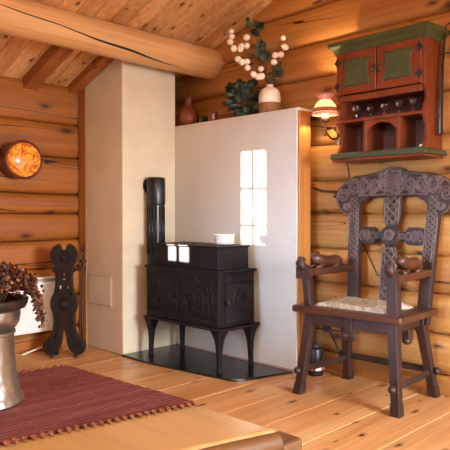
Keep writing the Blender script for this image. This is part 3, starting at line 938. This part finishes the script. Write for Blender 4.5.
# ------------------------------------------------------------------ sconce
def sconce():
    wx, wy = 3.182, 2.205
    cx, cy, z0 = 3.02, 2.158, 1.60
    t = thing('wall_sconce', 'lit brass wall sconce with a ruffled glass shade left of the cabinet', 'wall lamp', (wx, wy, 1.50))
    def L(x, y, z): return (x-wx, y-wy, z-1.50)
    b = MB(); b.lathe([(0,0),(.035,0),(.032,.01),(.018,.018),(0,.02)], 20, T(0,-.055,.02) @ R(-PI/2,'Y') @ Matrix.Diagonal((1.6,1,1,1)))
    b.build('wall_plate', M['brass'], t, smooth=True)
    b = MB()
    pth = [L(wx-.01, wy-.055, 1.52), L(wx-.05, wy-.06, 1.47), L(wx-.10, wy-.055, 1.46), L(cx+.015, cy, 1.49), L(cx, cy, 1.53), L(cx, cy, 1.57)]
    b.tube(pth, [.006,.0065,.006,.006,.006,.008], 10)
    b.tube([L(cx+.01+.028*(1-i/16)*math.cos(i*.5), cy+.028*(1-i/16)*math.sin(i*.5)*.5+.01, 1.50+.028*(1-i/16)*math.sin(i*.5)-.01) for i in range(15)], .004, 8)
    b.tube([L(wx-.06+.03*(1-i/16)*math.cos(i*.5), wy-.05, 1.53+.03*(1-i/16)*math.sin(i*.5)) for i in range(15)], .004, 8)
    b.build('arm', M['brass'], t, smooth=True)
    for k, (dy, dz, ang) in enumerate(((-.085,.07,.3), (-.07,.02,-.5), (-.09,-.03,.6), (-.06,-.05,-.2), (-.08,.11,-.4))):
        lf = MB(); lf.ell((0,0,0), (.006,.014,.032), 10, 8, M=T(-.05, dy, dz) @ R(ang,'X'))
        lf.build('leaf', M['silver_leaf'], t, smooth=True)
    b = MB(); b.lathe([(0,0),(.026,0),(.03,.012),(.022,.02),(0,.02)], 20, T(*L(cx, cy, 1.56))); b.build('drip_cup', M['brass'], t, smooth=True)
    b = MB(); b.lathe([(0,0),(.02,0),(.02,.06),(0,.062)], 18, T(*L(cx, cy, 1.578))); b.build('candle_sleeve', M['bulb'], t, smooth='auto')
    b = MB(); b.lathe([(.076,.0),(.075,.012),(.07,.03),(.06,.052),(.045,.07),(.033,.08),(.031,.08),(.043,.068),(.058,.05),(.068,.03),(.073,.012),(.074,.0)], 48, T(*L(cx, cy, 1.612)))
    sh = b.build('shade', M['shade'], t, smooth='auto')
    b = MB(); b.lathe([(.0775,.004),(.076,.016),(.072,.030),(.0705,.030),(.0745,.016),(.076,.004)], 48, T(*L(cx, cy, 1.612))); b.build('painted_band', M['shade_band'], sh, smooth=True)
    b = MB(); b.lathe([(.077,0),(.082,-.012),(.079,-.012),(.075,0)], 64, T(*L(cx, cy, 1.613)), ripple=lambda k, a: .05*math.sin(16*a) if k in (1,2) else 0); b.build('lower_ruffle', M['ruffle'], sh, smooth=True)
    b = MB(); b.lathe([(.033,0),(.038,.012),(.052,.034),(.049,.034),(.036,.012),(.031,0)], 64, T(*L(cx, cy, 1.69)), ripple=lambda k, a: .09*math.sin(10*a) if k in (2,3) else 0); b.build('upper_ruffle', M['ruffle'], sh, smooth=True)
    return (cx, cy)
sc_x, sc_y = sconce()

# amber wall lamp on the far log wall
t = thing('amber_wall_lamp', 'round reddish wall lamp with glowing amber glass on the far log wall', 'wall lamp', (1.94, 4.05, 1.372))
A = R(PI/2, 'X')     # z axis -> -y
b = MB(); b.lathe([(0,0),(.115,0),(.118,.02),(.128,.10),(.135,.15),(.134,.165),(.118,.165),(.116,.15),(0,.145)], 40, A); b.build('drum', M['copper_drum'], t, smooth='auto')
b = MB(); b.lathe([(.118,.15),(.116,.17),(.09,.186),(.05,.196),(0,.2)], 40, A); b.build('glass_disc', M['amber'], t, smooth=True)
b = MB(); b.lathe([(.116,.163),(.128,.170),(.132,.163)], 40, A); b.build('rim', M['copper_drum'], t, smooth=True)

# ------------------------------------------------------------------ cords
b = MB(); b.tube([(3.17,2.16,1.50),(3.16,2.115,1.38),(3.17,2.09,1.28),(3.175,2.07,1.1),(3.165,2.04,.95),(3.17,1.99,.83),(3.17,1.93,.72),(3.165,1.88,.635),(3.175,1.75,.628),(3.175,1.3,.622),(3.175,.9,.62)], .0045, 8)
tag(b.build('lamp_cord', M['cord_d'], smooth=True), 'thin dark cord running down the log wall from the sconce behind the armchair', 'cord')
b = MB(); b.tube([(2.275,4.01,.26),(2.274,4.0,.15),(2.2,3.98,.09),(2.1,3.95,.05),(1.93,3.9,.03),(1.8,3.86,.012),(1.62,3.9,.008),(1.5,3.95,.008)], .006, 8)
tag(b.build('power_cord', M['cord_w'], smooth=True), 'white power cord hanging from the panel heater to the floor', 'cord')

# panel heater
t = thing('panel_heater', 'white flat panel heater low on the far log wall', 'heater', (1.86, 4.045, .155))
b = MB(); b.box(-.42,.40,-.085,-.02,0,.39); b.build('body', M['heater'], t, bevel=.006, seg=3)
b = MB()
for k in range(3): b.box(-.36,.36,-.09,-.083,.36+.008*k,.363+.008*k)
b.build('grille', M['iron'], t)
b = MB(); b.box(-.40,.38,-.089,-.084,.02,.345); b.build('front_panel', M['heater'], t, bevel=.003)
for x in (-.3, .24): MB().box(x,x+.04,-.02,0,.05,.34).build('wall_bracket', M['iron'], t)

# ------------------------------------------------------------------ carved dark stand by the chimney
def carved_stand():
    t = thing('fire_tool_stand', 'tall dark carved wooden stand with a notched round head beside the chimney', 'stand', (2.16, 3.745, 0), math.radians(-42))
    # outline in (x,z): round notched head, narrow neck, waist knobs, two splayed legs with round feet
    half = [(.012,.745),(.022,.785),(.044,.792),(.074,.772),(.093,.735),(.095,.70),(.083,.662),(.060,.642),(.060,.63),(.082,.62),(.082,.60),(.062,.592),(.058,.55),(.062,.49),(.072,.45),(.088,.42),(.096,.38),(.090,.34),(.076,.31),(.074,.24),(.082,.18),(.10,.145),(.132,.12),(.148,.085),(.142,.045),(.118,.022),(.086,.022),(.056,.036),(.034,.06),(.020,.10),(.012,.16)]
    L = [(-x, z) for x, z in half]
    ol = half + [(0,.20)] + list(reversed(L)) + [(0,.735)]
    b = MB(); b.prism(ol, -.02, .02)
    board = b.build('board', M['dark_wood'], t, bevel=.006)
    # pierced windows shown as recessed light slots: real through holes cut with a boolean
    cut = MB()
    for (x, z, w, h) in ((0,.58,.014,.022),(0,.545,.026,.016),(-.024,.49,.02,.026),(.026,.488,.02,.026)):
        cut.box(x-w/2, x+w/2, -.05, .05, z-h/2, z+h/2)
    me = bpy.data.meshes.new('cutter'); me.from_pydata(cut.v, [], cut.f); me.update()
    co = bpy.data.objects.new('cutter', me); C.objects.link(co)
    co.parent = t
    md = board.modifiers.new('holes', 'BOOLEAN'); md.operation = 'DIFFERENCE'; md.object = co; md.solver = 'EXACT'
    bpy.context.view_layer.update()
    dg = bpy.context.evaluated_depsgraph_get()
    nm = bpy.data.meshes.new_from_object(board.evaluated_get(dg))
    board.modifiers.clear(); board.data = nm
    bpy.data.objects.remove(co)
    r = MB(); y = -.021
    def rl(pts, rad=.005): r.tube([(x, y, z) for x, z in pts], rad, 6, up=(0,1,0))
    rl(spiral(0,.70,.055,2.2,1,0)); rl(spiral(0,.70,.055,1,-1,1), .004)
    rl(spiral(0,.37,.055,2,1,0), .006); rl(spiral(-.10,.078,.036,1.5,1,0)); rl(spiral(.10,.078,.036,1.5,-1,PI))
    for e in (-1, 1):
        rl([(e*.045,.62),(e*.035,.56),(e*.04,.48),(e*.05,.44)]); rl([(e*.045,.30),(e*.045,.22),(e*.058,.13)])
    r.ell((.0,-.024,.37), (.035,.014,.03), 14, 8); r.ell((0,-.024,.70), (.022,.012,.022), 14, 8)
    r.build('carving', M['dark_wood'], board, smooth=True)
    for sx in (-.075, .075):
        f = MB(); f.taper((sx, .03, .11), (.05,.04), (sx, .075, 0), (.03,.03)); f.build('rear_leg', M['dark_wood'], t, bevel=.004)
    for sx in (-.08, .078):
        f = MB(); f.taper((sx, 0, .03), (.03,.03), (sx-.008 if sx < 0 else sx, -.012, 0), (.02,.02)); f.build('foot', M['dark_wood'], t, bevel=.003)
    bar = MB(); bar.tube([(.07,0,.612),(.15,.0,.615)], .008, 8); bar.build('hook_bar', M['iron'], t, smooth=True)
carved_stand()
t = thing('fire_poker', 'thin iron fire poker with a ring top standing against the chimney corner', 'poker', (2.37, 3.84, 0))
b = MB(); b.tube([(-.03,-.02,0),(-.02,-.015,.2),(0,0,.6),(0,0,.70)], .0075, 8); b.build('shaft', M['iron'], t, smooth=True)
b = MB(); b.tube([(.012*math.cos(a*PI/8), -.012*math.cos(a*PI/8), .755+.02*math.sin(a*PI/8)) for a in range(17)], .0055, 8); b.build('ring', M['iron'], t, smooth=True)
b = MB(); b.tube([(-.025,.012,.655),(.022,-.012,.655)], .008, 8)
for z in (.62,.69,.725): b.ell((0,0,z), (.012,.012,.01), 10, 6)
b.build('cross_piece', M['iron'], t, smooth=True)

# ------------------------------------------------------------------ canister and rod behind the chair
t = thing('canister', 'small black canister with a red and white band on the floor behind the armchair', 'canister', (3.03, 2.235, 0))
b = MB(); b.lathe([(0,0),(.048,0),(.052,.01),(.052,.14),(.045,.165),(.03,.175),(.028,.19),(0,.192)], 24); b.build('body', M['black_plastic'], t, smooth='auto')
b = MB(); b.lathe([(.0525,.035),(.0535,.038),(.0535,.058),(.0525,.06)], 24); b.build('white_band', M['white_band'], t, smooth=True)
for k in range(6):
    b = MB().box(-.008,.008,-.0025,.0025,.036,.06, M=R(k*PI/3,'Z') @ T(0,-.054,0)); b.build('red_patch', M['red_band'], t)
t = thing('fire_tongs', 'thin dark iron rod leaning to the log wall beside the black canister', 'iron rod', (3.06, 2.17, 0))
b = MB(); b.tube([(.095,-.10,.005),(.095,0,.18),(.1,.09,.32)], .006, 8); b.build('rod', M['iron'], t, smooth=True)
b = MB(); b.tube([(.1,.088,.30),(.095,.095,.335),(.1,.085,.345)], .012, 8); b.build('handle', M['oak'], t, smooth=True)

# ------------------------------------------------------------------ shelf above the partition
SZ = 1.662
t = thing('jug', 'rounded brown earthenware jug at the left end of the shelf above the partition', 'jug', (3.055, 3.45, SZ))
b = MB(); b.lathe([(0,0),(.05,0),(.07,.02),(.082,.055),(.08,.09),(.062,.125),(.038,.148),(.028,.165),(.028,.18),(.034,.195),(.036,.212),(.028,.228),(0,.235)], 32); b.build('body', M['terracotta'], t, smooth=True)
b = MB(); b.tube([(-.02,0,.215),(-.05,.0,.20),(-.055,.0,.165),(-.04,0,.14)], .007, 8, M=R(.6,'Z')); b.build('handle', M['terracotta'], t, smooth=True)
b = MB(); b.lathe([(0,0),(.012,0),(.015,.01),(.008,.02),(0,.022)], 12, T(0,0,.234)); b.build('stopper', M['stem'], t, smooth=True)
t = thing('small_cup', 'small dark cup standing between the jug and the clay pot on the shelf', 'cup', (3.04, 3.25, SZ))
b = MB(); b.lathe([(0,0),(.022,0),(.026,.03),(.027,.055),(.024,.055),(.022,.03),(0,.012)], 20); b.build('body', M['dark_wood'], t, smooth='auto')
b = MB(); b.tube([(-.024,0,.045),(-.045,0,.04),(-.045,0,.018),(-.024,0,.014)], .004, 8); b.build('handle', M['pewter'], t, smooth=True)
t = thing('clay_pot', 'small orange brown clay pot with a white mark on the shelf', 'pot', (3.03, 3.155, SZ))
b = MB(); b.lathe([(0,0),(.035,0),(.038,.01),(.036,.075),(.033,.08),(.03,.075),(.03,.02),(0,.015)], 24); b.build('body', M['terracotta'], t, smooth='auto')
b = MB()
for k in range(6): b.ell((-.03+.004*math.cos(k), -.0245, .042+.016*math.sin(k*1.05)), (.010,.006,.006), 8, 6, M=R(.25,'Z'))
b.build('white_mark', M['white_band'], t, smooth=True)
# cream vase
VX, VY = 3.045, 2.625
t = thing('vase', 'cream vase with a raw brown lower half on the shelf above the partition', 'vase', (VX, VY, SZ))
b = MB(); b.lathe([(0,0),(.062,0),(.069,.008),(.072,.03),(.0725,.07),(.0725,.0735)], 36); b.build('lower_body', M['vase_brown'], t, smooth='auto')
b = MB(); b.lathe([(.0725,.0735),(.073,.11),(.069,.14),(.055,.165),(.034,.178),(.024,.184),(.023,.19),(.026,.196),(.021,.196),(.019,.188),(.015,.17)], 36); b.build('upper_body', M['vase_white'], t, smooth='auto')

# flowering branches; pixel-free: heads given as offsets (right, up, out) in metres from the vase mouth
BR = [0]
def branch(lab, heads, name='flowering_branch', leaves=()):
    base = Vector((VX, VY, SZ+.16))
    off = Vector((.010*math.cos(BR[0]*1.2566+1), .010*math.sin(BR[0]*1.2566+1), 0)); BR[0] += 1
    t = thing(name, lab, 'branch', base, 0, 'flowering branches in the cream vase')
    def O(r, u, d): return Vector((-d*.7 + r*.72, -r*.69 - d*.7, u))     # r to viewer right, d towards the room
    main = [Vector((0,0,0)), Vector((0,0,.045))]
    tips = [O(*h) for h in heads]
    st = MB()
    for k, p in enumerate(tips):
        mid = Vector((p.x*.35, p.y*.35, .05+(p.z-.05)*.62)) + Vector((.004*math.sin(k*3), .004*math.cos(k*2), 0))
        q = Vector((p.x*.12, p.y*.12, .05+(p.z-.05)*.25))
        pts = [off, off+Vector((p.x*.02, p.y*.02, .045)), q+off, mid+off*.5, p.lerp(mid,.35)+Vector((0,0,.008)), p]
        st.tube(pts, [.003,.003,.0026,.002,.0017,.0013], 6)
    st.build('stem', M['stem'], t, smooth=True)
    rnd = random.Random(len(heads)*7+int(abs(tips[0].x)*1000))
    for p in tips:
        b = MB(); s = rnd.uniform(.019,.0235)
        ph = rnd.uniform(0, 6)
        b.ell(p, (s, s, s*.92), 14, 10, f=lambda q, ph=ph: 1+.10*math.sin(5*math.atan2(q.y, q.x)+ph)*(1-abs(q.z)))
        b.build('blossom', M['blossom'], t, smooth=True)
    for (r, u, d, sz, an) in leaves:
        b = MB(); leaf_mesh(b, O(r, u, d), sz, an, .3)
        b.build('leaf', M['leaf2'], t, smooth=True)
def leaf_mesh(b, base, ln, an, tilt, w=.36, face=None):
    """pointed oval leaf with a folded midrib; grows from base in direction an (in picture-like plane facing the room diagonal)"""
    ax = Vector((.72*math.cos(an), -.69*math.cos(an), math.sin(an)))
    nrm = Vector((-.7, -.7, tilt)).normalized()
    nrm = (nrm - ax*nrm.dot(ax)).normalized()
    sd = ax.cross(nrm)
    vs, fs = [], []; n = 7
    for k in range(n+1):
        q = k/n; wd = ln*w*math.sin(PI*min(1, q*.96+.02))**.8
        c = base + ax*ln*q + nrm*(.10*ln*math.sin(q*PI))
        vs += [c + sd*wd - nrm*wd*.25*-1, c, c - sd*wd + nrm*wd*.25]
    for k in range(n):
        for i in range(2): fs.append((3*k+i, 3*k+i+1, 3*k+4+i, 3*k+3+i))
    m = len(vs)
    vs2 = [v - nrm*.0012 for v in vs]
    fs2 = [tuple(m+i for i in reversed(f)) for f in fs]
    b.add(vs+vs2, fs+fs2)
S = .00655
def H(px, py, d=0): return ((px-269.5)*S, (86-py)*S+.02, d)
def pts(*l): return [H(210+a/5, 10+c/5, d) for a, c, d in l]
branch('flowering branch reaching highest to the left out of the cream vase', pts((103,88,-.04),(105,118,-.03),(97,143,-.04)))
branch('flowering branch with blossoms clustered at mid left of the cream vase', pts((115,190,.03),(152,175,.02),(148,195,.04),(180,175,.02),(180,128,0)))
branch('flowering branch arching low to the left of the cream vase', pts((135,245,.04),(155,262,.05),(180,258,.04),(183,290,.05)))
branch('short flowering branch hanging just left of the mouth of the cream vase', pts((250,297,.06),(212,328,.08),(235,340,.08),(253,335,.07)))
branch('flowering branch spreading to the right out of the cream vase', pts((363,137,.03),(368,182,.04),(375,184,.03),(322,227,.05),(350,223,.05),(315,263,.06)))
# leafy green sprig
t = thing('leafy_sprig', 'grey green leafy sprig standing upright in the cream vase', 'branch', (VX, VY, SZ+.16))
def OL(px, py, d=0):
    r, u, dd = H(210+px/5, 10+py/5, d); return Vector((-dd*.7+r*.72, -r*.69-dd*.7, u))
b = MB(); b.tube([Vector((0,0,0)), Vector((.0,.0,.045)), OL(280,290,.01), OL(262,190,.01), OL(245,110,.01), OL(185,40,0)], [.003,.003,.0026,.0022,.002,.0012], 6); b.build('stem', M['stem'], t, smooth=True)
for k, (px, py, an, ln) in enumerate(((245,125,2.6,.075),(245,110,1.2,.065),(215,75,2.9,.06),(250,150,-1.2,.075),(255,180,-2.0,.08),(262,150,-2.3,.07),(262,190,-1.5,.08),(275,180,2.6,.06),(290,190,-1.4,.05),(225,90,.6,.07),(240,75,2.2,.055),(255,140,-1.9,.07),(335,270,-1.2,.08),(290,300,-.4,.07),(320,300,.9,.075),(330,290,-.2,.05),(310,330,-.7,.05),(285,210,-1.2,.055),(185,60,1.6,.045),(350,260,1.0,.03))):
    b = MB(); leaf_mesh(b, OL(px, py, .015+.012*math.sin(k*2.3) - (.05 if px >= 285 else 0)), ln, an, .3+.3*math.sin(k*1.7), .34)
    b.build('leaf', M['leaf2'] if k % 3 else M['leaf'], t, smooth=True)

# dark green pot plant
t = thing('house_plant', 'dark green leafy plant between the clay pot and the cream vase', 'plant', (3.05, 2.86, SZ))
b = MB(); b.lathe([(0,0),(.045,0),(.058,.07),(.06,.075),(.052,.075),(.045,.05),(0,.05)], 24); b.build('pot', M['dark_wood'], t, smooth='auto')
rnd = random.Random(5)
for k in range(100):
    r = rnd.uniform(-.085,.10); u = rnd.uniform(.02,.21); d = rnd.uniform(-.01,.05) if u > .09 else rnd.uniform(.03,.085)
    if u > .15: r = r*.7 - .02
    p = Vector((-d*.7+r*.5, -r*.75-d*.5, u))
    if p.x > .09: p.x = .09
    an = math.atan2(u-.10, r if abs(r) > .01 else .01) + rnd.uniform(-.7,.7)
    b = MB(); leaf_mesh(b, p, rnd.uniform(.055,.085), max(an, -.3) if u < .07 else an, rnd.uniform(-.1,.9), .22)
    b.build('leaf', M['leaf'], t, smooth=True)
b = MB()
for k in range(9):
    a = k*.7; b.tube([(0,0,.05),(.02*math.cos(a), .03*math.sin(a), .12),(.035*math.cos(a)-.01, .07*math.sin(a), .17)], .0025, 5)
b.build('stem', M['leaf2'], t, smooth=True)

# ------------------------------------------------------------------ low table with runner and pot
TH = .50
def table():
    t = thing('coffee_table', 'low pale wooden table with rounded edges in the foreground', 'table', (.66, 1.3, 0))
    ox, oy = .66, 1.3
    top = [(1.072,.892),(1.017,1.756),(.99,2.15),(.2,2.25),(.28,1.08)]
    n = len(top)
    b = MB()
    b.add([(x-ox, y-oy, TH-.036) for x, y in top]+[(x-ox, y-oy, TH) for x, y in top],
          [tuple(range(n-1,-1,-1)), tuple(range(n, 2*n))]+[(i, (i+1) % n, (i+1) % n+n, i+n) for i in range(n)])
    b.build('table_top', M['table'], t, bevel=.014, seg=4)
    b = MB(); b.tube([(1.06-ox,.888-oy,TH-.026),(.95-ox,.914-oy,TH-.026),(.28-ox,1.073-oy,TH-.026)], [.021,.023,.023], 16)
    b.build('edge_roll', M['table_edge'], t, smooth='auto')
    b = MB()
    b.box(.93-ox, 1.0-ox, 1.0-oy, 2.05-oy, .38, TH-.037); b.box(.3-ox,.37-ox,1.2-oy,2.1-oy,.38,TH-.037)
    b.box(.37-ox,.93-ox,1.95-oy,2.0-oy,.40,TH-.04); b.box(.37-ox,.93-ox,1.2-oy,1.25-oy,.40,TH-.04)
    b.build('apron', M['table'], t, bevel=.004)
    for (tx, ty, fx, fy) in ((1.108,.918,1.15,.90),(.97,2.04,1.02,2.08),(.34,1.22,.3,1.16),(.33,2.08,.28,2.14)):
        l = MB(); l.taper((tx-ox, ty-oy, TH-.037), (.075,.075), (fx-ox, fy-oy, 0), (.055,.055)); l.build('leg', M['table_edge'], t, bevel=.008, seg=3)
table()
# runner
A0, A1 = Vector((1.053, 1.16)), Vector((.31, 1.30))       # near fringe edge (far side -> near side)
B0, B1 = Vector((1.014, 1.74)), Vector((.26, 1.86))
def RP(u, v): return (A0.lerp(A1, u)).lerp(B0.lerp(B1, u), v)
nx, ny = 30, 40; vs, fs = [], []
for top in (1, 0):
    for j in range(ny+1):
        for i in range(nx+1):
            p = RP(i/nx, j/ny); vs.append((p.x-.66, p.y-1.45, (.007+.0012*math.sin(j*2.1) if top else .0006)))
W = nx+1; O = W*(ny+1)
for j in range(ny):
    for i in range(nx):
        a = j*W+i; fs.append((a, a+1, a+W+1, a+W)); fs.append((O+a, O+a+W, O+a+W+1, O+a+1))
for i in range(nx):
    fs.append((i, O+i, O+i+1, i+1)); a = ny*W+i; fs.append((a, a+1, O+a+1, O+a))
for j in range(ny):
    a = j*W; fs.append((a, a+W, O+a+W, O+a)); a = j*W+nx; fs.append((a, O+a, O+a+W, a+W))
ru = thing('table_runner', 'burgundy woven table runner with knotted fringe lying across the low table', 'table runner', (.66, 1.45, TH), 0)
MB().add(vs, fs).build('cloth', M['runner'], ru, smooth='auto')
nt = 38
for k in range(nt):
    u = (k+.5)/nt
    p = RP(u, 0); q = RP(u, -.03)
    b = MB(); x, y = p.x-.66, p.y-1.45
    b.ell((x, y-.005, .0072), (.0056,.006,.0056), 10, 7)
    b.tube([(x, y-.006, .006), (x-.001, y-.012, .0055), (x-.001, y-.018, .004)], [.003,.0042,.0022], 8)
    b.build('tassel', M['tassel'], ru, smooth=True)
for k in range(12):
    u = (k+.5)/30; p = RP(u, 1)
    b = MB(); x, y = p.x-.66, p.y-1.45
    b.ell((x, y+.005, .007), (.0075,.009,.0065), 10, 7); b.build('tassel', M['tassel'], ru, smooth=True)

# tall metal pot with dried flowers
PX, PY = .652, 1.552
PZ = TH+.0085
t = thing('metal_pot', 'tall tinned copper pot with flared foot standing on the table runner', 'pot', (PX, PY, PZ))
b = MB(); b.lathe([(0,0),(.104,0),(.107,.004),(.106,.012),(.099,.022),(.092,.05),(.087,.085),(.084,.13),(.082,.165),(.082,.178)], 56); b.build('foot', M['pewter'], t, smooth='auto')
b = MB(); b.lathe([(.082,.178),(.086,.180),(.086,.186),(.080,.188)], 56); b.build('neck_ring', M['pewter'], t, smooth='auto')
b = MB(); b.lathe([(.080,.188),(.088,.196),(.096,.21),(.099,.228),(.098,.242),(.094,.244),(.092,.23),(.08,.205),(.0,.2)], 56); b.build('bowl', M['pewter'], t, smooth='auto')
b = MB(); b.lathe([(.097,.241),(.112,.247),(.117,.258),(.119,.27),(.113,.272),(.108,.262),(.095,.25)], 56); b.build('rim', M['pewter_dark'], t, smooth='auto')
t = thing('dried_flowers', 'bunch of dried brownish flowers in the metal pot', 'flowers', (PX, PY, PZ+.212))
rnd = random.Random(11)
st = MB(); hd = MB(); h2 = MB()
for k in range(210):
    a = rnd.uniform(0, 2*PI); rr = math.sqrt(rnd.random())*.13
    hz = max(.098, .15 - .07*(rr/.14)**2 + rnd.uniform(-.03,.02))
    c = Vector((rr*math.cos(a), rr*math.sin(a), hz))
    rt = min(rr, .085)/max(rr, 1e-3)
    st.tube([Vector((c.x*.25, c.y*.25, .0)), Vector((c.x*rt*.8, c.y*rt*.8, max(.075, hz*.55))), c], [.0018,.0016,.001], 5)
    for q in range(9):
        o = Vector((rnd.gauss(0,.010), rnd.gauss(0,.010), rnd.gauss(0,.009)))
        s = rnd.uniform(.0036,.0066)
        (hd if rnd.random() < .68 else h2).ell(c+o, (s, s, s*.85), 6, 4)
# drooping sprigs over the rim
for k in range(9):
    a = -.55 + rnd.uniform(-.28,.45); e = Vector((math.cos(a), math.sin(a), 0))
    dr = rnd.uniform(.02,.075)
    pp = [Vector((0,0,.06)), e*.10+Vector((0,0,.082)), e*.138+Vector((0,0,.078)), e*(.15+rnd.uniform(-.008,.01))+Vector((0,0,.05-dr))]
    st.tube(pp, .0015, 5)
    for q in range(26):
        i = rnd.uniform(1.3, 3); f = int(min(2, i)); c = pp[f].lerp(pp[f+1], i-f)
        s = rnd.uniform(.0032,.0055)
        (hd if rnd.random() < .6 else h2).ell(c+Vector((rnd.gauss(0,.006), rnd.gauss(0,.006), rnd.gauss(0,.006))), (s,s,s*.9), 6, 4)
st.build('stems', M['stem'], t, smooth=True)['kind'] = 'stuff'
o = hd.build('flower_heads', M['dried'], t, smooth=True); o['kind'] = 'stuff'
o = h2.build('pale_flower_heads', M['dried2'], t, smooth=True); o['kind'] = 'stuff'

# ------------------------------------------------------------------ light
def area(name, loc, target, sx, sy, power, col, spread=125):
    l = bpy.data.lights.new(name, 'AREA'); l.shape = 'RECTANGLE'; l.size = sx; l.size_y = sy; l.energy = power; l.color = col; l.spread = math.radians(spread)
    o = bpy.data.objects.new(name, l); C.objects.link(o); o.location = loc
    d = Vector(target)-Vector(loc); o.rotation_euler = d.to_track_quat('-Z', 'Z').to_euler(); return o
DAY = (1.0,.93,.84)
COOL = (.70,.84,1.0)
area('daylight_window_1', (1.38, 4.12, 1.07), (2.4, 3.0, .95), .36, .7, 2, DAY, 125)
area('daylight_window_2', (XL+.0, .9, 1.35), (3.15, 1.85, .6), 1.05, 1.0, 16, (.42,.67,1.0), 28)
area('daylight_window_3', (XL+.0, 2.5, 1.35), (3.0, 1.6, .5), 1.05, 1.0, 3, DAY, 120)
area('daylight_window_4', (-.2, YF+.0, 1.22), (-.1, 0, .4), 1.25, .95, 20, COOL, 125)
area('daylight_window_5', (1.9, YF+.0, 1.22), (2.1, 0, -.12), 1.25, .95, 175, (.86,.93,1.0), 102)
p = bpy.data.lights.new('warm_fill', 'POINT'); p.energy = 125; p.color = (1, .72, .43); p.shadow_soft_size = .16  # added warm fill light behind the camera, no lamp fixture there
o = bpy.data.objects.new('warm_fill', p); C.objects.link(o); o.location = (.1, .2, 2.05)
s = bpy.data.lights.new('sun', 'SUN'); s.energy = 60; s.angle = math.radians(.5); s.color = (1, .95, .84)
so = bpy.data.objects.new('sun', s); C.objects.link(so)
so.rotation_euler = Vector((.745, -.667, -.008)).to_track_quat('-Z', 'Y').to_euler()
p = bpy.data.lights.new('sconce_bulb', 'POINT'); p.energy = 22; p.color = (1, .70, .38); p.shadow_soft_size = .012
o = bpy.data.objects.new('sconce_bulb', p); C.objects.link(o); o.location = (sc_x, sc_y, 1.66)
p = bpy.data.lights.new('amber_bulb', 'POINT'); p.energy = 1.0; p.color = (1, .45, .12); p.shadow_soft_size = .1
o = bpy.data.objects.new('amber_bulb', p); C.objects.link(o); o.location = (1.925, 3.62, 1.40)
w = bpy.data.worlds.new('sky'); bpy.context.scene.world = w; w.use_nodes = True
bg = w.node_tree.nodes['Background']; bg.inputs[0].default_value = (.75,.85,1,1); bg.inputs[1].default_value = 1.0

# ------------------------------------------------------------------ camera
cam = bpy.data.cameras.new('camera'); cam.sensor_width = 36; cam.lens = 36*600/450
co = bpy.data.objects.new('camera', cam); C.objects.link(co)
co.location = (0, 0, 1.0); co.rotation_euler = (PI/2 - math.atan(11/600), 0, -PI/4)
sc = bpy.context.scene; sc.camera = co
sc.view_settings.view_transform = 'Standard'; sc.view_settings.look = 'None'
sc.view_settings.gamma = 1; sc.view_settings.exposure = -0.18
sc.cycles.use_denoising = True
sc.cycles.max_bounces = 8
sc.cycles.diffuse_bounces = 5
